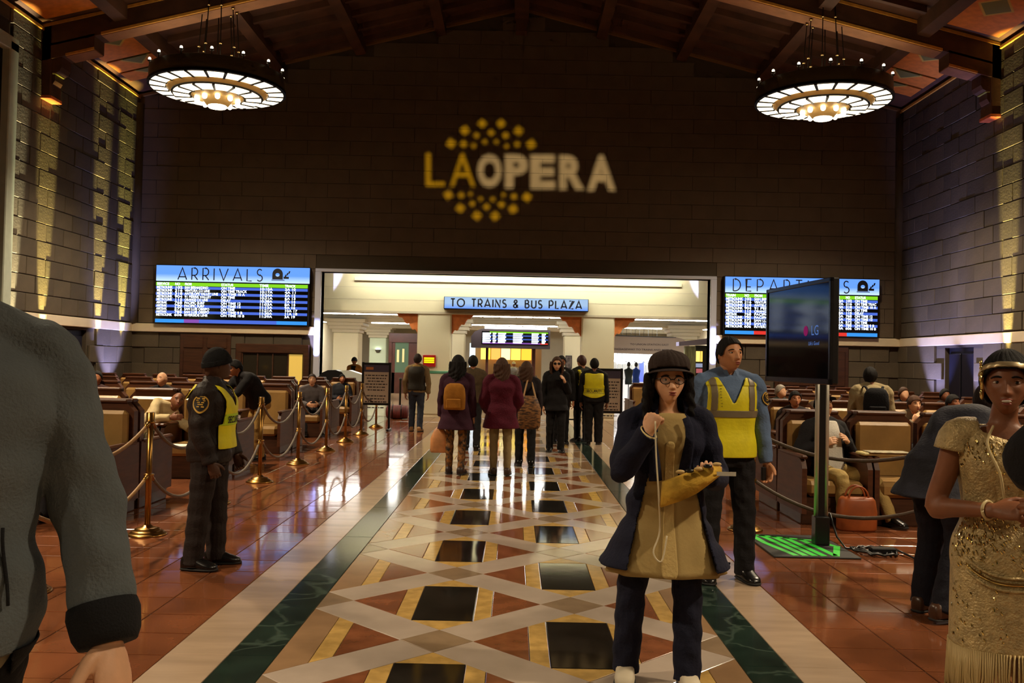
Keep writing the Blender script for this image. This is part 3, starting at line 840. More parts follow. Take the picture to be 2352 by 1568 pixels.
def board(x0, x1, word, wfrac, icon, label, rows, cols, bottom):
    yf = WALL-.28
    t = empty('arrivals_board' if word[0] == 'A' else 'departures_board', ((x0+x1)/2, WALL-.1, 2.5)); tag(t, label, 'sign')
    inv = Vector(t.location)
    def B(name, mats, fn): 
        mb = MB(); fn(mb); mb.v = [v-np.array(inv) for v in mb.v]; return mb.obj(name, mats, t)
    W = x1-x0; z0, z1 = 2.53, 3.68
    B('cabinet', m_black, lambda m: m.bbox(x0-.03, x1+.03, yf+.02, WALL-.01, z0-.04, z1+.5, .01))
    B('sign_panel', m_head, lambda m: m.box(x0, x1+.04, yf-.02, yf+.02, z1+.03, z1+.47))
    hh = .335
    gp = (W*(wfrac[1]-wfrac[0])-sum(GLYPH[c][0]*hh for c in word))/(len(word)-1); lx = x0+W*wfrac[0]
    for c in word:
        B('letter', m_ink, lambda m: strokes(m, c, lx, z1+.07, hh, .032, 0, lambda x, z: (x, yf-.03, z))); lx += GLYPH[c][0]*hh+gp
    def ic(m):
        cx = x0+W*icon; s = .17; cz = z1+.25
        m.prism([(cx+.15*math.cos(a), cz+.02+.17*math.sin(a)) for a in np.linspace(.2, PI-.2, 10)]+[(cx-.15, cz-.12), (cx+.15, cz-.12)], 1, yf-.03, yf-.022)
        m.prism([(cx-.17, cz-.15), (cx+.2, cz-.15), (cx+.2, cz-.13), (cx-.17, cz-.13)], 1, yf-.03, yf-.022)
        for k in range(3): m.prism([(cx+.2+.05*k, cz-.05+.05*k), (cx+.24+.05*k, cz-.05+.05*k), (cx+.26+.05*k, cz+.02+.05*k), (cx+.22+.05*k, cz+.02+.05*k)], 1, yf-.03, yf-.022)
        m.prism([(cx+.17, cz-.1), (cx+.32, cz-.1), (cx+.32, cz-.04), (cx+.17, cz-.04)], 1, yf-.03, yf-.022)
    B('train_symbol', m_ink, ic)
    B('train_symbol_window', m_head, lambda m: m.prism([(x0+W*icon+.06*math.cos(a), z1+.26+.05*math.sin(a)) for a in np.linspace(0, 2*PI, 10, endpoint=False)], 1, yf-.034, yf-.031))
    B('screen', m_screen, lambda m: m.box(x0, x1, yf-.01, yf+.02, z0, z1))
    nr = 12; rh = (z1-z0)/(nr+1.3)
    B('heading_bar', m_gbar, lambda m: m.box(x0, x1, yf-.016, yf-.011, z1-rh*1.25, z1-.01))
    for i in range(1, nr-1, 2):
        zz = z1-rh*(1.3+i)
        B('row_bar', m_bbar, lambda m: m.box(x0, x1, yf-.015, yf-.011, zz, zz+rh*.86))
    for (a, b, mm) in bottom:
        B('footer_bar', mm, lambda m: m.box(x0+W*a, x0+W*b, yf-.016, yf-.011, z0, z0+rh*1.15))
    for (a, b, texts) in cols:
        def tx(m):
            for i, s in enumerate(texts):
                if not s: continue
                V, F = text2d(s, 1.0, .012)
                if not len(V): continue
                w = V[:,0].max(); h_ = .72
                wid = min(W*(b-a), W*(b-a)*len(s)/max(len(q) for q in texts))
                zz = (z1-rh*1.1) if i == 0 else (z1-rh*(1.3+i-1)-rh*.0-rh*.92)
                P = np.stack([x0+W*a+V[:,0]/w*wid, np.full(len(V), yf-.02), zz+rh*.1+(V[:,1]/h_)*rh*.82], 1)
                m.add(P, F)
        B('row_text', m_white, tx)
    return t
op = ['METROLINK','AMTRAK']
names = ['SERVICE']+['METROLINK','METROLINK','METROLINK','METROLINK','METROLINK','AMTRAK','AMTRAK','AMTRAK','AMTRAK','METROLINK']
nums = ['NO','102','216','318','904','115','768','790','572','785','606']
dest = ['FROM','SAN BERNARDINO','VENTURA CO LINE','ANTELOPE VALLEY LINE','91 PERRIS VALLEY','ORANGE CO LINE','PACIFIC SURF','PACIFIC SURF','SAN LUIS OBISPO','SAN LUIS OBISPO','RIVERSIDE LINE']
stat = ['STATUS','ON TIME','ON TIME TRACK','ON TIME 10 A','ON TIME','DELAY','ON TIME 12','ON TIME 12','ON TIME','ON TIME 9 B','ON TIME 10 B']
tim = ['TIME']+['10:%02dA' % (10+7*i) if i < 5 else '11:%02dA' % (3+9*(i-5)) for i in range(10)]
trk = ['TRACK']+['%dA %d' % (i % 9+3, 10+i) for i in range(10)]
foot = [(0, .19, m_bbar2), (.19, .29, m_pbar), (.29, .80, m_bbar), (.80, 1, m_bbar2)]
board(-10.2, -5.9, 'ARRIVALS', (.144, .70), .80, 'glowing blue ARRIVALS sign over a train schedule screen', 11,
      [(.006,.11,names), (.125,.175,nums), (.19,.41,dest), (.43,.60,stat), (.683,.77,tim), (.85,.935,trk)], foot)
foot2 = [(0, .19, m_bbar2), (.19, .72, m_rbar), (.80, 1, m_bbar2), (.72, .80, m_rbar)]
names2 = ['TRAIN']+['METROLINK','METROLINK','METROLINK','METROLINK','METROLINK','AMTRAK','METROLINK','METROLINK','METROLINK','METROLINK']
board(5.92, 10.22, 'DEPARTURES', (.05, .81), .90, 'glowing blue DEPARTURES sign over a schedule screen half hidden by a television', 11,
      [(.004,.115,names2), (.125,.17,nums), (.19,.32,[d[:10] for d in dest]), (.36,.55,stat), (.70,.775,tim), (.79,.83,nums), (.85,.99,[s[:12] for s in stat])], foot2)

# ---- direction sign over the portals
t = empty('direction_sign', (0, LW-.12, 3.0)); tag(t, 'pale blue lit sign reading TO TRAINS & BUS PLAZA over the middle portal', 'sign')
m_head2 = signglow('sign_pale', S(176,208,244), S(110,160,255), .95)
shape('cabinet', lambda m: m.bbox(-2.14, 2.16, -.08, .12, .14, .52, .01), m_black, t)
shape('sign_panel', lambda m: m.box(-2.12, 2.14, -.1, -.08, .17, .51), m_head2, t)
wd = 'TO TRAINS & BUS PLAZA'; gp = (3.88-sum(GLYPH[c][0]*.225 for c in wd))/(len(wd)-1); lx = -1.93
for c in wd:
    if c != ' ': shape('letter', lambda m: strokes(m, c, lx, .225, .225, .042, 0, lambda x, z: (x, -.11, z)), m_ink, t)
    lx += GLYPH[c][0]*.225+gp

# ---- uplights on the floor and the blue washes
m_can = mat('uplight_can', S(24,24,26), .5, metal=.4)
def uplight(x, y, col, watts, label, ang=.30, lean=0.0):
    t = empty('uplight', (x, y, 0)); tag(t, label, 'lamp', 'floor uplights')
    shape('can', lambda m: m.loft([[(r*math.cos(a), r*math.sin(a), z) for a in np.linspace(0, 2*PI, 14, endpoint=False)] for r, z in ((.09,0),(.09,.16),(.08,.16),(.075,.05))], cap=False), m_can, t)
    shape('foot', lambda m: m.lathe([(.11,0),(.11,.02)], n=14), m_can, t)
    shape('lens', lambda m: m.lathe([(.074,.055),(.074,.07)], n=14), glow('lens_%.1f_%.1f' % col[:2], tuple(col)+(1,), 3.0), t)
    sx = -1 if x < 0 else 1
    l = spot('uplight_beam', (x, y, .10), (x+sx*lean, y, 9), watts, col, ang, .6, .03)
    return t
YEL = (1.0, .82, .26)
def wash(x, y, z, col, watts, label, ang, lean, cat='lamp'):
    t = empty('uplight', (x, y, z)); tag(t, label, cat, 'wall uplights')
    shape('can', lambda m: m.loft([[(r*math.cos(a), r*math.sin(a), h_) for a in np.linspace(0, 2*PI, 14, endpoint=False)] for r, h_ in ((.05,0),(.05,.07),(.044,.07),(.04,.02))], cap=False), m_can, t)
    shape('foot', lambda m: m.lathe([(.055,0),(.055,.012)], n=14), m_can, t)
    sx = -1 if x < 0 else 1
    l = spot('uplight_beam', (x, y, z+.075), (x+sx*lean, y, z+6), watts, col, ang, .7, .02)
    return t
for i, (y, w, c) in enumerate(((19.62, 1.0, (1.,.95,.6)), (20.95, 1.0, YEL), (23.75, 1.2, YEL), (25.2, 1.2, (1.0,.9,.2)))):
    wash(-SX+.45, y, 0, c, W_UP*w, '%s yellow floor uplight from the window, behind the arrivals benches' % ORD[i], .19, .56)
wash(SX-.45, 20.2, 0, YEL, W_UP, 'yellow floor uplight behind the departures benches', .20, .56)
for i, (s, y) in enumerate(((-1, 22.4), (-1, 24.5), (1, 23.6), (1, 21.4))):
    uplight(s*(SX-1.0), y, (.40, .42, 1.0), W_BLUE, 'violet floor uplight %s the end wall on the %s side' % ('farther from' if i % 2 == (0 if s < 0 else 1) else 'nearer to', 'arrivals' if s < 0 else 'departures'), .95, 3.6)

for s, x in ((-1, OX0-.085), (1, OX1+.085)):
    t = empty('uplight', (x, WALL-1.2, 0)); tag(t, 'violet floor uplight at the foot of the opening, %s board side' % ('arrivals' if s < 0 else 'departures'), 'lamp', 'wall uplights')
    shape('can', lambda m: m.loft([[(r*math.cos(a), r*math.sin(a), h_) for a in np.linspace(0, 2*PI, 14, endpoint=False)] for r, h_ in ((.05,0),(.05,.07),(.044,.07),(.04,.02))], cap=False), m_can, t)
    shape('foot', lambda m: m.lathe([(.055,0),(.055,.012)], n=14), m_can, t)
    spot('uplight_beam', (x, WALL-1.2, .075), (x, WALL-.1, 2.1), W_BLUE*3.2, (.42,.46,1.0), .22, .35, .02)

# ---- logo projector behind the viewpoint: stencil, tinted gels and a small lamp
PP = Vector((0.6, -3.6, 4.6)); WC = at(1195, 392, WALL); BD = (WC-PP).normalized()
BR = BD.cross(Vector((0,0,1))).normalized(); BU = BR.cross(BD).normalized(); PD = .6
def toplate(px, py):
    w = at(px, py, WALL)-PP; k = PD/w.dot(BD); w = w*k
    return (w.dot(BR), w.dot(BU))
def zc(x, y): return (700+x/2.352, y/2.352)
def loops_of(V, F):
    from collections import defaultdict
    cnt = defaultdict(int)
    for f in F:
        for i in range(len(f)): cnt[tuple(sorted((f[i], f[(i+1)%len(f)])))] += 1
    adj = defaultdict(list)
    for (a, b), c in cnt.items():
        if c == 1: adj[a].append(b); adj[b].append(a)
    out = []; seen = set()
    for s in list(adj):
        if s in seen: continue
        lp = [s]; seen.add(s); c = adj[s][0]
        while c not in seen:
            lp.append(c); seen.add(c)
            c = next((q for q in adj[c] if q not in seen), s)
        out.append(lp)
    return out
holes = []; isles = []
def letter(ch, bx, off):
    V, F = text2d(ch, 1.0, off)
    # weld coincident vertices
    key = {}; mp = []
    for v in V:
        k = (round(v[0], 4), round(v[1], 4)); mp.append(key.setdefault(k, len(key)))
    U = np.array(list(key.keys())); F = [tuple(mp[i] for i in f) for f in F]
    F = [f for f in F if len(set(f)) == len(f)]
    x0, y0 = U.min(0); x1, y1 = U.max(0)
    LP = []
    for lp in loops_of(U, F):
        P = U[lp]; n = len(P)
        area = abs(sum(P[i][0]*P[(i+1)%n][1]-P[(i+1)%n][0]*P[i][1] for i in range(n)))
        LP.append((area, P))
    LP.sort(key=lambda q: -q[0])
    for q, (area, P) in enumerate(LP):
        Q = [toplate(*zc(bx[0]+(p[0]-x0)/(x1-x0)*(bx[1]-bx[0]), bx[3]+(bx[2]-bx[3])*(p[1]-y0)/(y1-y0))) for p in P]
        (isles if q else holes).append((Q, area))
sgn = {}
for ch, bx, off in (('L', (655,755,828,1006), .0), ('A', (785,920,829,1008), .0), ('O', (932,1064,832,1014), .05), ('P', (1082,1205,834,1018), .05),
                ('E', (1220,1352,836,1022), .05), ('R', (1375,1512,838,1026), .05), ('A', (1525,1680,838,1032), .045)):
    letter(ch, bx, off)
for x, y, s in ((958,668,42),(1060,668,42),(865,705,44),(1155,707,44),(928,732,28),(1007,717,32),(1085,732,32),(790,775,46),(858,778,34),(1223,780,46),(1147,780,28),(972,767,24),(1035,767,22),(912,787,24),(1090,790,22),
    (775,1053,44),(845,1055,30),(895,1048,20),(1200,1065,44),(1130,1062,30),(1073,1052,20),(950,1075,22),(1015,1077,24),(905,1100,28),(1062,1105,34),(982,1118,32),(840,1125,44),(1125,1130,45),(930,1165,46),(1028,1167,46)):
    an = math.atan2(y-915, x-1005); c, sn = math.cos(an+PI/4), math.sin(an+PI/4); r = s*.62
    if abs(x-1005) < 130 and s > 25: c, sn = math.cos(PI/2+.25*(x-1005)/130), math.sin(PI/2+.25*(x-1005)/130); r = s*.6
    holes.append(([toplate(*zc(x+r*a*c-r*b*sn, y+r*a*sn+r*b*c)) for a, b in ((1,0),(0,1),(-1,0),(0,-1))], 0))
from mathutils.geometry import tessellate_polygon
outer = [(-.14,-.14),(.14,-.14),(.14,.14),(-.14,.14)]
polys = [outer]+[q for q, a in holes]
def p3(u, v, d=PD): return PP+BD*d+BR*u+BU*v
tl = tessellate_polygon([[Vector((u, v, 0)) for u, v in p] for p in polys])
flat = [p for pl in polys for p in pl]
pr = empty('logo_projector', (PP.x, PP.y, 0)); tag(pr, 'stage projector on a tall stand behind the viewpoint, throwing the opera logo', 'projector')
off = np.array((PP.x, PP.y, 0))
mb = MB(); mb.add([p3(u, v) for u, v in flat], tl); 
for q, a in isles:
    t2 = tessellate_polygon([[Vector((u, v, 0)) for u, v in q]]); mb.add([p3(u, v) for u, v in q], t2)
mb.v = [v-off for v in mb.v]; mb.obj('stencil', m_black, pr, fix=False)
def gelmat(name, c):
    m = bpy.data.materials.new(name); m.use_nodes = True; nt = m.node_tree; nt.nodes.clear()
    e = nt.nodes.new('ShaderNodeBsdfTransparent'); e.inputs[0].default_value = c
    o = nt.nodes.new('ShaderNodeOutputMaterial'); nt.links.new(e.outputs[0], o.inputs[0]); return m
m_gel = gelmat('yellow_gel', (1.0,.68,.012,1)); m_gel2 = gelmat('cream_gel', (.95,.86,.62,1))
for (a, b, c, d), mm in (((640,926,812,1030), m_gel), ((740,1260,620,811), m_gel), ((740,1260,1032,1210), m_gel), ((927,1700,812,1040), m_gel2)):
    Q = [toplate(*zc(x, y)) for x, y in ((a,c),(b,c),(b,d),(a,d))]
    mb = MB().add([p3(u, v, PD+.006)-Vector(off) for u, v in Q], [(0,1,2,3)]); mb.obj('gel', mm, pr, fix=False)
mb = MB()
rA = [[p3(h_*math.cos(a), h_*math.sin(a), d)-Vector(off) for a in np.linspace(0, 2*PI, 16, endpoint=False)] for h_, d in ((.1,-.3),(.13,-.28),(.15,.0),(.17,.4),(.17,PD+.02))]
mb.loft(rA, cap=False); mb.obj('housing', m_black, pr)
shape('stand_pole', lambda m: m.tube([(0,0,0.4),(0,0,4.42)], .03, 10), m_black, pr)
for i in range(3):
    a = 2*PI*i/3; shape('stand_leg', lambda m: m.tube([(0,0,.9),(.6*math.cos(a), .6*math.sin(a), 0.02)], .018, 8), m_black, pr)
lg = spot('projector_lamp', PP, WC, W_LOGO, (1, .9, .66), math.radians(17), 0.0, .0018)

# ---- benches of single waiting chairs
def make_chair():
    t = empty('waiting_chair')
    w = .37
    bf = [(-w+.03, .1), (w-.03, .1), (w-.03, 1.02), (w-.12, 1.12), (-w+.12, 1.12), (-w+.03, 1.02)]
    shape('back_frame', lambda m: (m.prism(bf, 1, .76, .86), m.bbox(-w+.1, w-.1, .74, .88, 1.1, 1.14, .012)), m_chairwood, t)
    shape('back_cushion', lambda m: m.bbox(-.30, .30, .66, .77, .42, 1.03, .035), m_leather, t)
    shape('seat_cushion', lambda m: m.bbox(-.29, .29, .03, .70, .29, .45, .04), m_leather, t)
    shape('base', lambda m: m.bbox(-.34, .34, .08, .84, 0, .29, .01), m_wood, t)
    for s in (-1, 1):
        pr_ = [(.0, .12), (.0, .58), (.05, .66), (.12, .68), (.86, .70), (.88, .12)]
        shape('arm', lambda m: (m.prism(pr_, 0, s*(w-.035)-.025, s*(w-.035)+.025)), m_chairwood, t)
        shape('armrest', lambda m: m.bbox(s*(w-.035)-.034, s*(w-.035)+.034, .0, .80, .675, .715, .015), m_chairwood, t)
    return t
chair0 = make_chair(); nch = 0
def bench_rows(s, xe, ys, side, n_of):
    global nch
    for r, y in enumerate(ys):
        for back in (0, 1):
            n = n_of[r] if not back else 2
            for i in range(n):
                c = chair0 if nch == 0 else copy_tree(chair0); nch += 1
                x = s*(xe+.37+.74*i)
                c.location = (x, y, 0) if not back else (x, y+1.78, 0)
                c.rotation_euler = (0,0,0) if not back else (0,0,PI)
                tag(c, '%s tan leather chair%s from the aisle, %s row of the %s side' % (ORD[i], '' if not back else ' facing away', ORD[r], side), 'chair', 'waiting chairs in rows')
YL = [8.55, 11.8, 15.1, 18.4, 21.7]; YR = [9.3, 12.6, 15.9, 19.2, 22.5]
bench_rows(-1, 3.85, YL, 'arrivals', [5, 7, 8, 9, 9])
bench_rows(1, 2.94, YR, 'departures', [5, 7, 8, 9, 9])

# ---- stanchions and ropes
def make_stanchion(dark=False):
    t = empty('stanchion')
    mm = m_brass
    shape('base', lambda m: m.lathe([(.17,0),(.17,.012),(.155,.02),(.145,.022),(.14,.034),(.12,.042),(.11,.044),(.105,.058),(.08,.066),(.05,.072),(.035,.09)], n=28), mm, t)
    shape('pole', lambda m: m.lathe([(.026,.07),(.026,1.0)], n=14), mm, t)
    shape('cap', lambda m: m.lathe([(.030,.99),(.046,.995),(.046,1.005),(.036,1.01),(.036,1.085),(.03,1.09)], n=16), mm, t)
    shape('collar', lambda m: m.lathe([(.03,.52),(.045,.525),(.045,.54),(.03,.545)], n=16), mm, t)
    return t
st0 = make_stanchion()
XS = -3.24; SY = [6.1, 8.13, 9.95, 11.7, 13.76, 15.8, 17.6, 19.4, 21.5]
SP = []
for i, y in enumerate(SY):
    c = st0 if i == 0 else copy_tree(st0); c.location = (XS, y, 0); SP.append((XS, y))
    tag(c, 'brass rope stanchion, %s along the arrivals side of the aisle' % ORD[i], 'stanchion', 'rope stanchions')
m_rope = mat('grey_rope', S(104,92,80), .6, var=.15, vscale=40, bump=.2, bscale=90)
def rope(a, b, z, sag, label, m=m_rope, r=.016):
    a = np.array(a); b = np.array(b); d = b-a; L_ = np.linalg.norm(d); d = d/L_
    A = a+d*.04; Bq = b-d*.04
    P = []
    for t_ in np.linspace(0, 1, 17):
        p = A+(Bq-A)*t_; P.append((p[0], p[1], z-.01-sag*(1-(2*t_-1)**2)))
    o = empty('barrier_rope', (P[0][0], P[0][1], 0)); tag(o, label, 'rope', 'barrier ropes')
    Q = np.array(P)-np.array((P[0][0], P[0][1], 0))
    mb = MB(); mb.tube(Q, r, 8); mb.obj('cord', m, o)
    for e in (0, -1):
        dd = Q[1]-Q[0] if e == 0 else Q[-2]-Q[-1]; dd = dd/np.linalg.norm(dd)
        mb = MB(); mb.tube([Q[e]-dd*.035, Q[e]+dd*.07], r*1.25, 8); mb.obj('brass_end', m_brass, o)
m_rope1 = mat('gold_rope', S(150,110,60), .5, var=.1, vscale=40)
for i in range(len(SP)-1):
    for z, nm in ((1.0, 'upper'), (.53, 'lower')):
        rope(SP[i], SP[i+1], z, .30 if i else .22, '%s barrier rope between the %s and %s stanchions of the arrivals side' % (nm, ORD[i], ORD[i+1]), m_rope1 if i == 0 else m_rope)
for i, p in enumerate(((2.30, 9.0), (4.0, 8.05))):
    c = copy_tree(st0); c.location = (p[0], p[1], 0)
    tag(c, 'brass rope stanchion ' + ('behind the officer in the blue shirt' if i == 0 else 'behind the stooping man in the dark suit'), 'stanchion', 'rope stanchions')
m_ropeb = mat('brown_rope', S(70,54,42), .6, var=.15, vscale=40, bump=.2, bscale=90)
for z, nm in ((1.0, 'upper'), (.53, 'lower')):
    rope((2.30, 9.0), (4.0, 8.05), z, .24 if z > .8 else .3, '%s brown barrier rope in front of the seated man' % nm, m_ropeb, .018)

# ---- television on a stand
tv = empty('television_stand', (2.80, 8.28, 0)); tag(tv, 'large black television on a chrome pole stand with green taped base', 'television')
def V3(x, y, z): return (x-2.80, y-8.28, z)
m_tvscreen = mat('tv_glass', S(6,7,12), .07, spec=.32)
def tvp(name, mm, fn, parent=tv):
    mb = MB(); fn(mb)
    if name in ('tv_body', 'bezel', 'screen', 'screen_text', 'screen_mark'):
        a = math.radians(6.5); c_, s_ = math.cos(a), math.sin(a)
        mb.v = [np.stack([2.50+c_*(v[:,0]-2.50)-s_*(v[:,1]-8.10), 8.10+s_*(v[:,0]-2.50)+c_*(v[:,1]-8.10), v[:,2]], 1) for v in mb.v]
    mb.v = [v-np.array((2.80, 8.28, 0)) for v in mb.v]; return mb.obj(name, mm, parent)
TX0, TX1, TY0, TY1, TZ0, TZ1 = 2.49, 2.57, 7.42, 8.78, 1.47, 2.35
tvp('tv_body', m_black, lambda m: m.bbox(TX0+.015, TX1, TY0, TY1, TZ0, TZ1, .012))
tvp('bezel', mat('tv_bezel', S(20,20,24), .2), lambda m: (m.bbox(TX0, TX0+.03, TY0, TY1, TZ1-.035, TZ1, .004), m.bbox(TX0, TX0+.03, TY0, TY1, TZ0, TZ0+.05, .004), m.bbox(TX0, TX0+.03, TY0, TY0+.035, TZ0, TZ1, .004), m.bbox(TX0, TX0+.03, TY1-.035, TY1, TZ0, TZ1, .004)))
sc_ = tvp('screen', m_tvscreen, lambda m: m.box(TX0+.010, TX0+.02, TY0+.035, TY1-.035, TZ0+.05, TZ1-.035))
def tvt(m, s, yc, z, size, off=.0):
    V, F = text2d(s, size, off, 'CENTER')
    m.add([(TX0+.008, yc-v[0], z+v[1]) for v in V], F)
tvp('screen_text', glow('tv_blue', S(110,150,230), .55), lambda m: (tvt(m, 'LG', 7.72, 1.885, .12), tvt(m, "Life's Good", 7.74, 1.80, .045)))
tvp('screen_mark', glow('tv_pink', S(170,40,110), .5), lambda m: m.add([(TX0+.008, 7.90+.045*math.cos(a), 1.925+.045*math.sin(a)) for a in np.linspace(0, 2*PI, 18, endpoint=False)], [tuple(range(18))]))
tvp('mount', m_black, lambda m: (m.bbox(2.57, 2.74, 8.18, 8.38, 1.65, 2.15, .01)))
for dx in (-.042, .042):
    tvp('chrome_tube', m_steel, lambda m: m.tube([(2.80+dx, 8.28, .25), (2.80+dx, 8.28, 2.1)], .022, 12))
tvp('pole_core', m_black, lambda m: m.bbox(2.77, 2.83, 8.26, 8.30, .1, 2.1, .005))
tvp('pole_sleeve', m_black, lambda m: m.bbox(2.735, 2.865, 8.22, 8.34, .012, .27, .008))
bp = tvp('base_plate', mat('base_black', S(26,26,26), .6), lambda m: m.bbox(2.22, 2.96, 7.72, 8.72, 0, .014, .004))
m_tape = mat('green_tape', S(60,220,70), .45, emit=S(50,200,60), estr=0.0)
def tape(m, a, b, w=.055):
    a = np.array(a); b = np.array(b); d = (b-a)/np.linalg.norm(b-a); n = np.array((-d[1], d[0]))*w/2
    m.prism([tuple(a-n), tuple(b-n), tuple(b+n), tuple(a+n)], 2, .0142, .0162)
for a, b in (((2.26,8.68),(2.80,8.44)), ((2.27,8.68),(2.30,8.3)), ((2.30,8.3),(2.42,7.76)), ((2.36,8.66),(2.50,7.76)), ((2.46,8.62),(2.58,7.76)), ((2.56,8.58),(2.66,7.76)), ((2.68,8.52),(2.76,7.78)), ((2.76,7.76),(2.92,8.2)), ((2.9,8.2),(2.82,8.4))):
    o = MB(); tape(o, a, b); o.v = [v-np.array((2.80, 8.28, 0)) for v in o.v]; o.obj('tape_strip', m_tape, bp)
# cable heap beside the base
cb = empty('power_cable', (3.12, 8.0, 0)); tag(cb, 'tangle of black power cable beside the television stand base', 'cable')
P = [(-.25,.25,.3),(-.2,.2,.1),(-.15,.12,.015)]+[(.12*math.cos(a)*(1+.3*math.sin(3*a))+.02*a/3, .2*math.sin(a)*(1+.2*math.cos(2*a))-.02, .016+.008*(i % 3)) for i, a in enumerate(np.linspace(0, 6.2*PI, 60))]+[(.3,-.3,.012),(.42,-.42,.012)]
mb = MB(); mb.tube(P, .010, 6); mb.obj('cord', m_black, cb)
mb = MB(); mb.bbox(.0, .22, -.08, -.0, .0, .06, .01); mb.obj('power_strip', m_black, cb)

# ---- framed notice boards
def notice(px, w, ztop, zbot, D, label, head):
    p = at(px, 900, D); t = empty('notice_board', (p.x, D, 0)); tag(t, label, 'sign')
    shape('panel', lambda m: m.bbox(-w/2, w/2, -.02, .02, zbot, ztop, .004), mat('notice_white', S(196,178,158), .5), t)
    shape('frame', lambda m: (m.bbox(-w/2-.05, -w/2, -.03, .03, .05, ztop+.06, .006), m.bbox(w/2, w/2+.05, -.03, .03, .05, ztop+.06, .006), m.bbox(-w/2, w/2, -.03, .03, ztop, ztop+.05, .006), m.bbox(-w/2, w/2, -.03, .03, zbot-.05, zbot, .006)), m_black, t)
    shape('heading_band', lambda m: m.box(-w/2, w/2, -.026, -.021, ztop-.16, ztop-.0), mat('notice_head', S(70,62,84), .5), t)
    def tx(m):
        for i in range(11):
            if i == 5: continue
            ww = w*(.42-.05*((i*7) % 3)); z = ztop-.24-.065*i
            V, F = text2d('WWWWWWWWWWWWWW', .05, .002, 'CENTER')
            k = 2*ww/(V[:,0].max()-V[:,0].min())
            m.add([(v[0]*k, -.024, z+v[1]*.6) for v in V], F)
    def tx2(m):
        pass
    # printed lines as plain bars: illegible in the photograph
    def bars(m):
        for i in range(12):
            if i == 6: continue
            ww = w*(.44-.05*((i*7) % 3)); z = ztop-.25-.066*i
            x = -ww
            k = 0
            while x < ww:
                l = .03+.05*((i*5+k*3) % 4)/3; m.box(x, min(x+l, ww), -.024, -.021, z, z+.025); x += l+.018; k += 1
    shape('printed_lines', bars, mat('notice_ink', S(60,48,46), .6), t)['kind'] = 'stuff'
    shape('heading_print', lambda m: m.box(-w*.42, -w*.12, -.03, -.027, ztop-.11, ztop-.05), mat('notice_orange', S(200,120,60), .5), t)
    for s in (-1, 1): shape('foot', lambda m: m.bbox(s*(w/2+.025)-.03, s*(w/2+.025)+.03, -.25, .25, 0, .05, .01), m_black, t)
notice(864, .56, 1.48, .62, 20.6, 'framed notice board on a stand at the end of the rope line', 0)
notice(1400, .46, 1.46, .6, 19.6, 'framed notice board on a stand beside the guard in the SECURITY vest', 0)

# ---- things in the concourse
es = empty('exit_sign', at(986, 828, LW-.04)); tag(es, 'small red sign with yellow print on the cream pillar', 'sign')
shape('panel', lambda m: m.bbox(-.19, .19, -.03, .03, -.18, .17, .01), mat('sign_red', S(150,20,16), .4, emit=S(150,20,16), estr=.25), es)
for k in range(3):
    shape('print', lambda m: m.box(-.155, .15, -.036, -.031, -.07+.06*k, -.025+.06*k), glow('sign_yellow', S(255,230,20), 1.3), es)
# wall sconce
p = at(868, 806, 45.5); sc1 = empty('wall_sconce', p); tag(sc1, 'glowing wall sconce on the pale green column', 'lamp')
shape('shade', lambda m: (m.loft([[(r*math.cos(a), r*math.sin(a)*.5, z) for a in np.linspace(0, 2*PI, 16, endpoint=False)] for r, z in ((.16,.08),(.1,-.04),(.06,-.08))], cap=False)), mat('sconce_metal', S(90,90,80), .4, metal=.5), sc1)
shape('bulb', lambda m: m.ell((0,0,.06), (.13,.06,.06), 10, 8), glow('sconce_glow', (.9,1,.85,1), 9), sc1)
# wood panelled doorway
dw = empty('wooden_doorway', at(927, 900, 44)); dw.location.z = 0; tag(dw, 'dark wooden doorway with glazed door behind the walking man in the vest', 'doorway')
m_mahog = mat('mahogany', S(66,30,22), .35, var=.2, vscale=3)
shape('casing', lambda m: (m.bbox(-.75, -.6, -.1, .1, 0, 2.9, .01), m.bbox(.6, .75, -.1, .1, 0, 2.9, .01), m.bbox(-.75, .75, -.12, .1, 2.45, 2.9, .01)), m_mahog, dw)
shape('door_leaf', lambda m: (m.bbox(-.6, -.45, -.05, .05, 0, 2.45, .01), m.bbox(.2, .6, -.05, .05, 0, 2.45, .01), m.bbox(-.6, .6, -.05, .05, 0, 1.0, .01)), m_mahog, dw)
shape('pane', lambda m: m.box(-.45, .2, -.02, .02, 1.0, 2.45), mat('green_glass', S(60,74,60), .1, emit=S(120,150,110), estr=.25), dw)
shape('notice_paper', lambda m: (m.box(-.36, -.25, -.06, -.052, 1.5, 2.1), m.box(-.1, .0, -.06, -.052, 1.5, 2.15)), mat('paper', S(220,200,140), .6), dw)
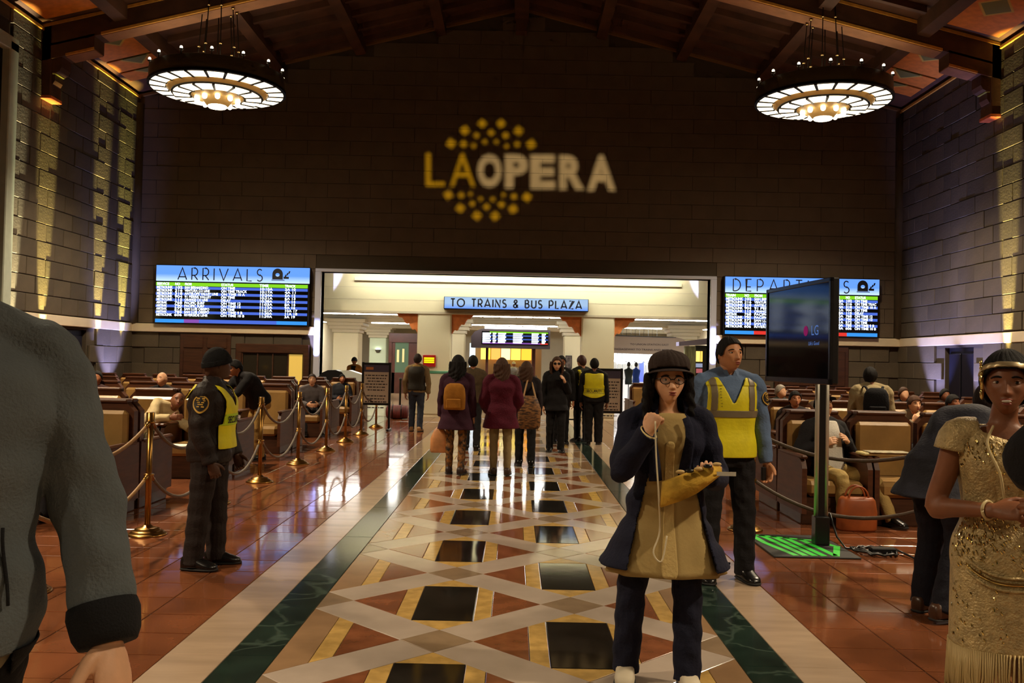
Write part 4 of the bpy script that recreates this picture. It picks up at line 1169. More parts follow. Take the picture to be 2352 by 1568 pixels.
# kiosk with curved black roof and a screen
K = at(1170, 900, 35.0); ks = empty('information_kiosk', (K.x, 35.0, 0)); tag(ks, 'black kiosk with curved roof and blue train schedule screen', 'kiosk')
def kp(px, D=35.0): return at(px, 800, D).x-K.x
def kz(py, D=35.0): return at(1180, py, D).z
xa, xb = kp(1083), kp(1262)
pl = [(xa, kz(800)), (xa, kz(775)), (xa+.12, kz(764)), (xa+.4, kz(757)), (xb, kz(757)), (xb, kz(800))]
shape('roof', lambda m: m.prism(pl, 1, -.5, .6), mat('kiosk_dark', S(34,24,28), .4), ks)
shape('light_box', lambda m: m.bbox(kp(1113), kp(1255), -.42, .3, kz(761), kz(751.5), .02), glow('kiosk_cool', (.85,.93,1,1), 5), ks)
shape('screen', lambda m: m.box(kp(1107), kp(1258), -.53, -.505, kz(791), kz(762)), m_screen, ks)
def kt(m):
    for i in range(6):
        z = kz(767+4*i)
        for a, b in ((1109, 1128), (1132, 1140), (1144, 1162), (1178, 1200), (1220, 1236), (1243, 1252)): m.box(kp(a), kp(b-2*(i % 2)), -.54, -.535, z-.028, z+.018)
shape('row_text', kt, m_white, ks)
shape('row_bar', lambda m: (m.box(kp(1109), kp(1257), -.535, -.53, kz(781), kz(779)), m.box(kp(1109), kp(1257), -.535, -.53, kz(773), kz(771))), m_bbar, ks)
shape('heading_bar', lambda m: m.box(kp(1125), kp(1257), -.535, -.53, kz(766), kz(763)), m_gbar, ks)
shape('footer_bar', lambda m: m.box(kp(1109), kp(1240), -.535, -.53, kz(790.5), kz(787.5)), m_pbar, ks)
shape('footer_alert', lambda m: m.box(kp(1240), kp(1257), -.535, -.53, kz(790.5), kz(787.5)), m_rbar, ks)
shape('post', lambda m: m.bbox(kp(1116), kp(1122), -.1, .1, 0, kz(798), .01), m_mahog, ks)
shape('post', lambda m: m.bbox(kp(1222), kp(1230), -.1, .1, 0, kz(798), .01), m_mahog, ks)
shape('counter', lambda m: m.bbox(kp(1118), kp(1228), -.3, .5, 0, 1.0, .02), m_mahog, ks)
# food stall behind it
F0 = at(1165, 830, 39.0); fs = empty('food_stall', (F0.x, 39, 0)); tag(fs, 'brightly lit food stall with illuminated menu boards', 'food stall')
def fx(px): return at(px, 800, 39).x-F0.x
def fz(py): return at(1165, py, 39).z
shape('rear_wall', lambda m: m.box(fx(1085), fx(1245), .6, .7, 0, 2.6), mat('stall_wall_glow', S(150,112,66), .6, emit=S(190,140,80), estr=.12), fs)  # wall glows faintly by itself, standing in for the stall's warm lighting
for i, (a, b, c) in enumerate(((1104,1117,(255,225,90)), (1120,1126,(255,210,60)), (1128,1149,(255,150,70)), (1151,1172,(255,235,150)), (1174,1196,(255,220,80)), (1198,1221,(255,165,50)))):
    shape('menu_board', lambda m: m.bbox(fx(a), fx(b), .3, .36, fz(826), fz(798), .01), glow('menu_%d' % i, S(*c), 2.2), fs)
shape('counter', lambda m: m.bbox(fx(1095), fx(1235), -.2, .3, 0, 1.05, .02), mat('counter_steel', S(150,140,130), .3, metal=.5), fs)
shape('side_panel', lambda m: m.bbox(fx(1078), fx(1091), .3, .4, .6, 2.4, .01), glow('side_sign', (.75,.9,1,1), 1.5), fs)
shape('red_dome', lambda m: m.ell((fx(1208), -.0, 1.15), (.2,.15,.14), 14, 8), mat('red_plastic', S(210,40,36), .3), fs)
shape('white_dome', lambda m: m.ell((fx(1180), -.0, 1.3), (.16,.12,.12), 14, 8), mat('white_plastic', S(210,220,230), .3), fs)
# poster on pillar
ps = empty('poster', at(1306, 832, 36.05)); tag(ps, 'small dark portrait poster on the cream pillar behind the woman in sunglasses', 'poster')
shape('frame', lambda m: m.bbox(-.13, .13, -.02, .02, -.25, .27, .005), m_black, ps)
shape('print', lambda m: m.box(-.11, .11, -.026, -.021, -.22, .24), mat('poster_print', S(90,80,76), .5, var=.6, vscale=9), ps)
# passage sign
Q = at(1492, 792, 36.9); pg = empty('passage_sign', Q); tag(pg, 'brown fascia with dark lettering TO UNION STATION EAST above a bright shop', 'sign')
def gx(px): return at(px, 792, 36.9).x-Q.x
def gz(py): return at(1492, py, 36.9).z-Q.z
arch = [(gx(1400), gz(812)), (gx(1585), gz(815)), (gx(1585), gz(795)), (gx(1578), gz(783)), (gx(1566), gz(776)), (gx(1552), gz(773)), (gx(1400), gz(771))]
shape('fascia', lambda m: m.prism(arch, 1, 0, .1), mat('fascia_brown', S(128,112,98), .7), pg)
shape('edge', lambda m: m.prism([(gx(1400), gz(771)), (gx(1552), gz(773)), (gx(1552), gz(774.5)), (gx(1400), gz(772.7))], 1, -.03, .02), m_ink, pg)
m_ptext = mat('fascia_ink', S(48,36,34), .7)
def ptext(m, s, px0, px1, py, hpx):
    V, F = text2d(s, 1, .01); k = (gx(px1)-gx(px0))/V[:,0].max(); kz_ = abs(gz(py)-gz(py+hpx))/.72
    m.add([(gx(px0)+v[0]*k, -.02, gz(py)+v[1]*kz_) for v in V], F)
shape('lettering', lambda m: (ptext(m, 'TO UNION STATION EAST', 1447, 1536, 793, 4.2), ptext(m, 'PASSAGEWAY TO TRAINS AND METRO', 1411, 1545, 805, 4.2)), m_ptext, pg)['kind'] = 'stuff'
# bright shop under it
shp = at(1470, 850, 42.5); sh = empty('clothing_shop', (shp.x, 42.5, 0)); tag(sh, 'white glowing shop interior below the passage sign', 'shop')
def sx(px): return at(px, 850, 42.5).x-shp.x
shape('rear_wall', lambda m: m.box(sx(1400), sx(1545), 1.0, 1.1, 0, 2.25), mat('shop_wall_glow', S(225,228,230), .6, emit=(.9,.95,1,1), estr=.55), sh)  # self-glow added to the white wall in place of strong shop light
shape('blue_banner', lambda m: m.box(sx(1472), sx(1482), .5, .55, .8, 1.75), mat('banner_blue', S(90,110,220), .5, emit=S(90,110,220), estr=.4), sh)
for i in range(9):
    shape('hanging_shirt', lambda m: m.prism([(sx(1412+11*i), .9), (sx(1420+11*i), .9), (sx(1421+11*i), 1.6), (sx(1416+11*i), 1.72), (sx(1411+11*i), 1.6)], 1, .6, .75), mat('shirt_white', S(190,194,196), .8), sh)
shape('rail', lambda m: m.tube([(sx(1405), .65, 1.75), (sx(1530), .65, 1.75)], .02, 8), m_black, sh)
m_pend = glow('pendant', (.92,.97,1,1), 5.0)
for r in range(2):
    for i in range(5):
        px = 1418+20*i+10*r; py = 827-2.6*i*.9 if r == 0 else 831-1.2*i
        p = at(px, py, 41.0+r*.7); t = empty('pendant_lamp', p); tag(t, '%s glowing white pendant lamp from the pillar, %s line over the shop' % (ORD[i], 'front' if r == 0 else 'rear'), 'lamp', 'pendant lamps over the shop')
        shape('shade', lambda m: m.lathe([(.06,.1),(.16,.03),(.17,-.05),(.1,-.09)], n=14), m_pend, t)
        shape('cord', lambda m: m.tube([(0,0,.1),(0,0,3.42-p.z)], .008, 6), m_black, t)
# mannequins
def mannequin(px, D, colr, h_, label):
    p = at(px, 850, D); t = empty('mannequin', (p.x, D, 0)); tag(t, label, 'mannequin')
    shape('stand', lambda m: (m.lathe([(.18,0),(.18,.02),(.02,.03),(.02,.8)], n=14)), m_black, t)
    shape('torso', lambda m: m.loft([[(r*math.cos(a), d*math.sin(a), z) for a in np.linspace(0, 2*PI, 14, endpoint=False)] for r, d, z in ((.15,.1,.75),(.16,.11,.9),(.14,.1,1.05),(.19,.12,1.3),(.2,.1,1.38),(.06,.06,1.45),(.055,.055,1.5))]), mat('mannequin_'+label[:4], colr, .7), t)
    shape('head', lambda m: m.ell((0,0,1.5+.12), (.08,.1,.12), 12, 8), m_black, t)
mannequin(1461, 40.2, S(20,70,190), 1.7, 'mannequin in a bright blue top in front of the white shop')
mannequin(1444, 39.4, S(24,40,46), 1.7, 'dark clothed mannequin beside the blue one in front of the shop')
# awning and small stall at the right of the portal
Aw = at(1590, 785, 33.0); aw = empty('newsstand', (Aw.x, 33, 0)); tag(aw, 'newsstand with pale violet awning at the edge of the departures side portal', 'newsstand')
def ax_(px): return at(px, 800, 33).x-Aw.x
def az(py): return at(1590, py, 33).z
shape('awning', lambda m: m.prism([(ax_(1555), az(795)), (ax_(1640), az(789)), (ax_(1640), az(774)), (ax_(1555), az(786))], 1, -.4, .2), mat('awning_violet', S(150,150,190), .6), aw)
shape('shutter', lambda m: m.bbox(ax_(1572), ax_(1597), -.1, .1, 0, az(795), .01), mat('shutter_green', S(150,160,130), .6, var=.3, vscale=3, stretch=(9,1,1)), aw)
shape('cabinet', lambda m: m.bbox(ax_(1597), ax_(1650), -.05, .1, 0, az(793), .01), mat('stand_dark', S(40,44,44), .6), aw)
for i, (a, b, c, d, cc) in enumerate(((1598,1607,830,806,(255,225,120)), (1608,1613,830,806,(255,205,90)), (1598,1613,843,834,(190,200,230)), (1599,1613,856,846,(220,120,120)))):
    shape('magazine_panel', lambda m: m.box(ax_(a), ax_(b), -.08, -.06, az(c), az(d)), glow('mag_%d' % i, S(*cc), 1.3 if i < 2 else .6), aw)
# low desk with black curved lid by the jamb
dk = empty('service_desk', at(790, 900, 24.8)); dk.location.z = 0; tag(dk, 'black dome-lidded service desk with white top beside the opening', 'desk')
X0 = dk.location.x
def dx(px): return at(px, 860, 24.8).x-X0
shape('lid', lambda m: m.prism([(dx(735), .95), (dx(737), 1.12), (dx(745), 1.22), (dx(758), 1.29), (dx(775), 1.3), (dx(790), 1.24), (dx(797), 1.1), (dx(798), .95)], 1, -.3, .3), m_black, dk)
shape('white_top', lambda m: m.prism([(dx(775), 1.26), (dx(805), 1.3), (dx(838), 1.18), (dx(845), 1.0), (dx(790), 1.0)], 1, -.25, .25), mat('desk_white', S(190,196,190), .3), dk)
shape('body', lambda m: m.bbox(dx(738), dx(842), -.25, .28, 0, 1.0, .01), m_wood, dk)
# luggage
bg = empty('duffel_bag', onfloor(912, 962)); tag(bg, 'dark red striped duffel bag lying on the floor beyond the rope line', 'bag')
m_bag = mat('bag_red', S(92,34,34), .6, var=.4, vscale=5, stretch=(6,1,1))
shape('body', lambda m: m.loft([[(x, .17*k*math.cos(a), .19+.19*k*math.sin(a)) for a in np.linspace(0, 2*PI, 16, endpoint=False)] for x, k in ((-.3,.6),(-.27,.9),(-.1,1),(.1,1),(.27,.92),(.3,.6))]), m_bag, bg)
for x in (-.12, .12): shape('strap', lambda m: m.tube([(x, .18*math.cos(a), .19+.2*math.sin(a)) for a in np.linspace(0, 2*PI, 17)], .014, 6), m_black, bg)
sp_ = empty('belt_post', onfloor(915, 955)); sp_.location.y += .3; tag(sp_, 'thin black queue post standing behind the duffel bag', 'post')
shape('pole', lambda m: m.lathe([(.03,.02),(.03,1.0),(.04,1.0),(.04,1.08)], n=12), m_black, sp_)
shape('base', lambda m: m.lathe([(.17,0),(.17,.02),(.03,.03)], n=18), m_black, sp_)
# ================================================================== PEOPLE
QUEUE = []      # deferred voxel-unions: (object, [(MB, voxel, smooth)], post)
def nrm(v):
    v = np.asarray(v, float); return v/(np.linalg.norm(v)+1e-9)
def cloth(name, col, rough=.85, var=.12, bump=.25, bscale=60, **k):
    return mat(name, col, rough, var=var, vscale=9, bump=bump, bscale=bscale, spec=.25, **k)
def skinmat(name, col): return mat(name, col, .5, var=.08, vscale=14, bump=.05, bscale=90, spec=.4)
sk_warm = skinmat('skin_warm', S(200,142,102)); sk_light = skinmat('skin_light', S(224,172,134)); sk_tan = skinmat('skin_tan', S(176,116,80)); sk_brown = skinmat('skin_brown', S(132,82,54)); sk_dark = skinmat('skin_dark', S(84,54,38))
hr_black = mat('hair_black', S(20,17,16), .65, spec=.2, var=.3, vscale=30, bump=.4, bscale=60, stretch=(6,6,1)); hr_brown = mat('hair_brown', S(74,48,32), .6, spec=.25, var=.3, vscale=30, bump=.4, bscale=60, stretch=(6,6,1)); hr_dkbrown = mat('hair_dark_brown', S(42,28,22), .6, spec=.25, var=.3, vscale=30, bump=.4, bscale=60, stretch=(6,6,1)); hr_grey = mat('hair_grey', S(150,142,130), .6, var=.2, vscale=30)
m_eye = mat('eye_white', S(205,195,185), .25); m_iris = mat('iris', S(32,20,14), .2)
m_sole = mat('shoe_sole', S(24,22,22), .7)
TORSO_M = np.array([(-.075,.060,.055),(-.03,.092,.068),(.03,.095,.068),(.09,.086,.062),(.15,.092,.066),(.21,.104,.069),(.25,.107,.062),(.28,.094,.052),(.303,.062,.044),(.322,.036,.037),(.345,.033,.035)])
TORSO_F = np.array([(-.075,.062,.056),(-.03,.096,.070),(.03,.098,.069),(.09,.077,.057),(.15,.080,.060),(.21,.091,.070),(.25,.094,.058),(.28,.080,.047),(.303,.052,.040),(.322,.031,.032),(.345,.028,.030)])
def catrom(P, n=5):
    """smooth a polyline with tuple rows"""
    P = np.asarray(P, float); out = []
    for i in range(len(P)-1):
        p0, p1, p2, p3 = P[max(i-1,0)], P[i], P[i+1], P[min(i+2,len(P)-1)]
        for t in np.linspace(0, 1, n, endpoint=False):
            out.append(.5*((2*p1)+(-p0+p2)*t+(2*p0-5*p1+4*p2-p3)*t*t+(-p0+3*p1-3*p2+p3)*t**3))
    out.append(P[-1]); return np.array(out)
def head_grid(nu, nv, jaw=.30, fem=0.0):
    a = np.linspace(-PI, PI, nu, endpoint=False); ph = a-.38*np.sin(a)        # denser in front
    th = np.linspace(.03, PI-.03, nv)
    T, Pp = np.meshgrid(th, ph, indexing='ij')
    x = .345*np.sin(T)*np.sin(Pp); y = -.43*np.sin(T)*np.cos(Pp); z = .5*np.cos(T)
    ss = lambda e0, e1, v: (lambda t: t*t*(3-2*t))(np.clip((v-e0)/(e1-e0), 0, 1))
    x *= 1-(jaw+.05*fem)*ss(.02, -.5, z); x *= 1-.10*ss(.15, .5, z)
    fr = np.clip(np.cos(Pp), 0, 1)
    y -= .115*fr**1.3*ss(-.05, -.36, z)*(1-.45*ss(-.42, -.5, z))
    y += .10*np.clip(-np.cos(Pp), 0, 1)*ss(-.05, -.45, z)
    y -= .02*fr*ss(.1, .35, z)
    g = lambda v, c, s: np.exp(-((v-c)/s)**2)
    f = (np.cos(Pp) > 0)*ss(0, .25, np.cos(Pp)); ax = np.abs(x)
    nt_ = np.clip((.09-z)/.22, 0, 1)
    y -= f*.105*g(x, 0, .03+.028*nt_)*nt_*ss(-.20, -.15, z)
    y -= f*.02*g(ax, .05, .025)*g(z, -.145, .03)
    y += f*.034*g(ax, .145, .065)*g(z, .035, .05)
    y -= f*(.020-.010*fem)*g(ax, .13, .10)*g(z, .105, .032)
    y -= f*.022*g(ax, .2, .08)*g(z, -.08, .07)
    y -= f*.026*g(x, 0, .085)*(g(z, -.250, .020)+g(z, -.302, .024))
    y += f*.012*g(x, 0, .10)*g(z, -.277, .010)
    y -= f*.030*g(x, 0, .10)*g(z, -.41, .05)
    return np.stack([x, y, z], 2), T, Pp
def smooth_edge(mb, it):
    from collections import defaultdict
    cnt = defaultdict(int); V = mb.v[0]
    for f_ in mb.f:
        for a_ in range(4): cnt[tuple(sorted((f_[a_], f_[(a_+1) % 4])))] += 1
    adj = defaultdict(list)
    for (a_, b_), c_ in cnt.items():
        if c_ == 1: adj[a_].append(b_); adj[b_].append(a_)
    ids = [k_ for k_ in adj if len(adj[k_]) == 2]
    if not ids: return
    n0 = np.array([adj[k_][0] for k_ in ids]); n1 = np.array([adj[k_][1] for k_ in ids]); I_ = np.array(ids)
    for _ in range(it): V[I_] = .5*V[I_]+.25*(V[n0]+V[n1])
class Person:
    def __init__(s, label, x, y, face, H, fem=0, girth=1.0, lean=0, side=0, twist=0, head=(0,0), arms=None, legs=None, pz=None, skin=None, near=1, group=None, z0=0.0, py=0.0):
        s.o = empty('person', (x, y, z0), math.radians(face)); tag(s.o, label, 'person', group)
        s.H = H; s.near = near; s.skin = skin or sk_tan; s.fem = fem; s.g = girth
        s.vx = {3: .007, 2: .010, 1: .015, 0: .022}[near]
        T = TORSO_F if fem else TORSO_M
        T = catrom(T, 4); s.T = T; s.lean = math.radians(lean); s.side = math.radians(side); s.tw = math.radians(twist)
        A = {'L': ((.16,.02,-1), (.05,-.18,-1)), 'R': ((-.16,.02,-1), (-.05,-.18,-1))}
        if arms: A.update(arms)
        G = {'L': ((.03,0,-1), (0,.03,-1)), 'R': ((-.03,0,-1), (0,.03,-1))}
        if legs: G.update(legs)
        hipx = .052*H; kn = .245*H; sh = .240*H
        off = {}
        for k, sg in (('L', 1), ('R', -1)):
            hp = np.array((sg*hipx, 0, 0)); kk = hp+nrm(G[k][0])*kn; an = kk+nrm(G[k][1])*sh
            off[k] = (hp, kk, an)
        if pz is None: pz = -min(off['L'][2][2], off['R'][2][2])+.045*H
        s.P = np.array((0, py, pz)); s.leg = {k: [p+s.P for p in off[k]] for k in off}; s.G = G
        # spine samples
        s.ss = np.linspace(0, .345, 24); c = [s.P.copy()]; fr = []
        for i, q in enumerate(s.ss):
            f = q/.30; a = s.lean*(.75+.4*min(f,1)); b = s.side*(.7+.4*f)
            U = nrm((math.sin(b), -math.sin(a)*math.cos(b), math.cos(a)*math.cos(b)))
            t = s.tw*f; R0 = np.array((math.cos(t), math.sin(t), 0)); R = nrm(R0-(R0@U)*U); F = np.cross(U, R); F = -F if F[1] > 0 and abs(t) < 1 and s.lean < 1.3 else F
            F = np.cross(R, U)*1.0
            if F@np.array((math.sin(t), -math.cos(t), 0)) < -1e-6 and s.lean < 1.4: F = -F
            fr.append((R, F, U))
            if i: c.append(c[-1]+U*(s.ss[i]-s.ss[i-1])*H)
        s.c = np.array(c); s.fr = fr
        R, F, U = fr[-4]; base = s.cen(.272)
        s.sh = {k: base+R*sg*.106*H*(1 if not fem else .9)*min(girth,1.12) for k, sg in (('L', 1), ('R', -1))}
        s.arm = {}
        for k in 'LR':
            e = s.sh[k]+nrm(A[k][0])*.172*H; w = e+nrm(A[k][1])*.150*H
            s.arm[k] = [s.sh[k], e, w]
        s.A = A
        yaw, pit = math.radians(head[0]), math.radians(head[1])
        s.hh = .135*H
        nk = s.cen(.322); Un = nrm(fr[-1][2]*.6+np.array((0,0,1))*.55+0*fr[-1][1])
        s.hc = nk+Un*.072*H+fr[-1][1]*.018*H
        up = nrm(fr[-1][2]*.35+np.array((0,0,1))*.65)
        fw0 = fr[-1][1]-(fr[-1][1]@up)*up; fw0 = nrm(fw0)
        M = Matrix.Rotation(yaw, 3, Vector(up)); fw = np.array(M @ Vector(fw0)); rt = np.cross(up, fw)*1.0
        rt = -np.cross(fw, up)*-1.0 if False else np.cross(fw, up)*-1.0
        # pitch: positive looks down
        M2 = Matrix.Rotation(-pit, 3, Vector(rt)); fw = np.array(M2 @ Vector(fw)); up = np.array(M2 @ Vector(up))
        s.hM = np.stack([rt, -fw, up], 1)*s.hh      # maps head coords (x right-of-image, y back, z up)
        s.nk = nk
    def cen(s, q):
        if q < 0: return s.P+np.array((0,0,q*s.H))
        return np.array([np.interp(q, s.ss, s.c[:,k]) for k in range(3)])
    def frame(s, q):
        if q < -.03: return (np.array((1.,0,0)), np.array((0,-1.,0)), np.array((0,0,1.)))
        i = int(np.clip(np.searchsorted(s.ss, q), 0, len(s.ss)-1)); return s.fr[i]
    def dims(s, q, skirt=None):
        T = s.T
        hw = np.interp(q, T[:,0], T[:,1]); hd = np.interp(q, T[:,0], T[:,2])
        if q < -.02 and skirt is not None:
            f = (-.02-q)/(-.02-skirt[0]); w0 = np.interp(-.02, T[:,0], T[:,1]); d0 = np.interp(-.02, T[:,0], T[:,2])
            hw = w0+(skirt[1]-w0)*f; hd = d0+(skirt[2]-d0)*f
        g = s.g if q < .24 else 1+(s.g-1)*max(0, (.31-q)/.07)
        return hw*s.H*g, hd*s.H*g
    def pt(s, u, q, inf=0.0, skirt=None, wave=None):
        hw, hd = s.dims(q, skirt); R, F, U = s.frame(q); c = s.cen(q)
        hw += inf; hd += inf; p = 2/2.5
        sx = math.copysign(abs(math.sin(u))**p, math.sin(u)); cx = math.copysign(abs(math.cos(u))**p, math.cos(u))
        if wave: k = 1+wave[0]*math.sin(wave[1]*u+wave[2])*min(1, max(0, (-q)/.2)); hw *= k; hd *= k
        return c+R*hw*sx+F*hd*cx
    def rings(s, q0, q1, inf, n=36, m=28, skirt=None, wave=None):
        U = np.linspace(0, 2*PI, n, endpoint=False)
        f = inf if callable(inf) else (lambda q: inf)
        return [[s.pt(u, q, f(q), skirt, wave) for u in U] for q in np.linspace(q0, q1, m)]
    def shell(s, name, mm, q0, q1, inf, pred, parent=None, nu=96, ns=44, skirt=None, th=.004, wave=None):
        U = np.linspace(-PI, PI, nu, endpoint=False); Q = np.linspace(q0, q1, ns)
        f = inf if callable(inf) else (lambda q: inf)
        G = np.array([[s.pt(u, q, f(q), skirt, wave) for u in U] for q in Q])
        keep = np.zeros((ns-1, nu), bool)
        for i in range(ns-1):
            q = (Q[i]+Q[i+1])/2
            hw = s.dims(q, skirt)[0]/s.H
            for j in range(nu):
                u = U[j]+PI/nu
                keep[i, j] = pred(u, q, hw*math.copysign(abs(math.sin(u))**.8, math.sin(u)))
        mb = MB(); mb.grid(G, keep, 0, True)
        if ns > 25 and mb.v: smooth_edge(mb, 8)
        o = mb.obj(name, mm, parent or s.o, fix=False)
        sd = o.modifiers.new('s', 'SOLIDIFY'); sd.thickness = th; sd.offset = 0
        return o
    def defer(s, name, mm, parts, parent=None, post=None):
        me = bpy.data.meshes.new(name); o = link(name, me, mm, parent or s.o)
        QUEUE.append((o, parts, post)); return o
    def limb(s, mb, pts, rad, n=14, flat=1.0, hint=(.2,1,.1)):
        D = np.array([list(p)+[r] for p, r in zip(pts, rad)]); D = catrom(D, 4)
        mb.tube(D[:,:3], D[:,3], n, flat=flat, hint=hint)
    # --- garments
    def top(s, mm, hem=-.02, inf=.016, sl=(.043,.034,.027), length=1.0, skirt=None, name='jacket', q1=.312, wave=None, cut=None, amp=.004, vox=None, collar=0):
        H = s.H; mb = MB()
        k = lambda q: inf*(1 if q < .27 else max(.25, 1-(q-.27)/.06))
        mb.loft(s.rings(hem, q1, k, skirt=skirt, wave=wave, m=34 if hem < -.1 else 26))
        for a in 'LR':
            S0, E, W = s.arm[a]; sg = 1 if a == 'L' else -1
            R = s.fr[-4][0]; U = s.fr[-4][2]
            ins = S0-R*sg*.035*H+U*.004*H
            fw = E+(W-E)*length if length <= 1 else W
            if length >= .98:
                P = [ins, S0, S0+(E-S0)*.5, E, E+(W-E)*.5, W]; r = [sl[0]*.92, sl[0], (sl[0]*.45+sl[1]*.55), sl[1], (sl[1]+sl[2])/2, sl[2]]
            else:
                P = [ins, S0, S0+(E-S0)*.5*length, S0+(E-S0)*length]; r = [sl[0]*.95, sl[0], sl[0]*.95, sl[0]*.9]
            s.limb(mb, P, [q*H for q in r])
            s.limb(mb, [s.cen(.318), s.cen(.305)+(S0-s.cen(.305))*.5+U*.018*H, S0+U*.006*H], [.031*H, .030*H+inf*.25, .030*H+inf*.25])
        if collar:
            s.limb(mb, [s.cen(.30), s.cen(.322), s.cen(.322)+s.fr[-1][2]*collar*H], [.052*H, .046*H, .043*H])
        f0 = s.P[2]
        def post(V, N, F):
            z = V[:,2]*1.0; ph = rng.uniform(0, 6)
            w = np.sin(34*z+6*np.sin(7*V[:,0]+ph)+5*V[:,1])*.6+np.sin(61*z-9*V[:,0]+11*V[:,1]+ph)*.4+np.sin(17*(V[:,0]+V[:,1])+ph)*.5
            V = V+N*(amp*w)[:,None]
            if cut is not None:
                C = np.array([V[list(f)].mean(0) for f in F]); keep = ~cut(C); F = [f for f, kk in zip(F, keep) if kk]
            return V, F
        o = s.defer(name, mm, [(mb, vox or s.vx, 3)], post=post)
        if cut is not None:
            sd = o.modifiers.new('s', 'SOLIDIFY'); sd.thickness = .008; sd.offset = -1
        return o
    def trousers(s, mm, rad=(.052,.040,.034), hem=.03, inf=.010, top=.075, amp=.004, name='trousers'):
        H = s.H; mb = MB()
        mb.loft(s.rings(-.062, top, inf, m=12))
        for k in 'LR':
            h, kn, an = s.leg[k]; d = nrm(an-kn)
            end = an-d*hem*H*0+np.array((0,0,-.02*H))*(1 if d[2] < -.8 else 0)
            P = [h+np.array((0,0,.02*H)), h+(kn-h)*.25, h+(kn-h)*.6, kn, kn+(an-kn)*.5, end]
            s.limb(mb, P, [rad[0]*H, rad[0]*1.04*H, (rad[0]+rad[1])/2*H, rad[1]*H, (rad[1]*.5+rad[2]*.5)*H, rad[2]*H])
        def post(V, N, F):
            ph = rng.uniform(0, 6); z = V[:,2]
            w = np.sin(40*z+7*np.sin(9*V[:,0]+ph)+6*V[:,1])+.5*np.sin(73*z+8*V[:,0]+ph)
            return V+N*(amp*w)[:,None]*.7, F
        return s.defer(name, mm, [(mb, s.vx, 2)], post=post)
    def skirt(s, mm, hem, hw, hd, top=.06, inf=.012, wave=(.05,7,0), name='skirt', amp=0.0, n=64):
        mb = MB(); mb.loft(s.rings(hem, top, inf, n=n, m=30, skirt=(hem, hw, hd), wave=wave))
        return mb.obj(name, mm, s.o)
    def shoes(s, mm, toe=None, scale=1.0):
        H = s.H*scale
        for k in 'LR':
            an = s.leg[k][2]; d = nrm(np.array(an-s.leg[k][1]))
            fy = (toe or {}).get(k)
            f = nrm(fy) if fy is not None else nrm((.16 if k == 'L' else -.16, -1, 0))
            zb = np.array((an[0], an[1], an[2]-.045*s.H))
            up = nrm(np.array((0,0,1))-(f[2])*f); w = np.cross(f, up)
            def rings(tab, z0=0):
                out = []
                for l, hw, hh in tab:
                    r = []
                    for a in np.linspace(0, 2*PI, 16, endpoint=False):
                        ca, sa = math.cos(a), math.sin(a)
                        r.append(zb+f*l*H+w*hw*H*math.copysign(abs(ca)**.7, ca)+up*((hh/2)*H*(1+math.copysign(abs(sa)**.8, sa))+z0))
                    out.append(r)
                return out
            mb = MB(); mb.loft(rings([(-.046,.014,.045),(-.042,.022,.055),(-.03,.027,.066),(0,.029,.068),(.03,.029,.054),(.06,.031,.040),(.085,.029,.031),(.102,.020,.024),(.107,.008,.014)]))
            sh = mb.obj('shoe', mm, s.o)
            mb = MB(); mb.loft(rings([(-.047,.016,.010),(-.042,.024,.011),(0,.031,.011),(.06,.034,.011),(.088,.031,.011),(.105,.020,.011),(.110,.008,.010)])); mb.obj('sole', m_sole, sh)
    # --- body
    def hand(s, mb, k, d=None, n=None, curl=.35, spread=.10, thumb=.6, sc=1.0, curls=None):
        H = s.H*sc; W = s.arm[k][2]; fd = nrm(s.arm[k][2]-s.arm[k][1])
        d = nrm(d) if d is not None else fd
        sg = 1 if k == 'L' else -1
        n = nrm(n) if n is not None else np.array((-sg, 0, 0))
        n = nrm(n-(n@d)*d); th = np.cross(d, n)*(-sg) if False else np.cross(n, d)*sg
        if k == 'L': th = np.cross(n, d)
        else: th = np.cross(d, n)
        # wrist + palm
        pc = W+d*.030*H
        rg = []
        for l, hw, hd in ((-.012,.017,.013),(.004,.018,.0125),(.02,.023,.0125),(.04,.0255,.0115),(.054,.0245,.0095),(.060,.020,.006)):
            rg.append([W+d*l*H+th*hw*H*math.cos(a)+n*hd*H*math.sin(a) for a in np.linspace(0, 2*PI, 14, endpoint=False)])
        mb.loft(rg)
        L_ = (.046,.052,.048,.038)
        for i in range(4):
            cu = (curls[i] if curls else curl)
            o = (1.5-i)/1.5
            p = W+d*.050*H+th*o*.0175*H; dd = nrm(d+th*o*spread); P = [p-dd*.006*H, p]; r = [.0066*H, .0064*H]
            a = cu*.5; cur = p
            for j, f in enumerate((.48,.30,.22)):
                a += cu*(.6 if j == 0 else 1.0); v = dd*math.cos(a)+n*math.sin(a); cur = cur+v*L_[i]*f*H*1.0
                P.append(cur); r.append((.0060,.0054,.0042)[j]*H)
            mb.tube(P, r, 8)
        p = W+d*.012*H+th*.014*H; v0 = nrm(th*.75+d*.6+n*.25*thumb*1.6); v1 = nrm(th*.30+d*.85+n*.45*thumb*1.6)
        P = [p-v0*.004*H, p+v0*.018*H, p+v0*.028*H+v1*.012*H, p+v0*.028*H+v1*.030*H]
        mb.tube(P, [.0095*H,.0082*H,.0072*H,.0050*H], 8)
        # wrist joins forearm
        mb.tube([W-fd*.03*H, W+d*.006*H], [.0165*H, .0155*H], 12)
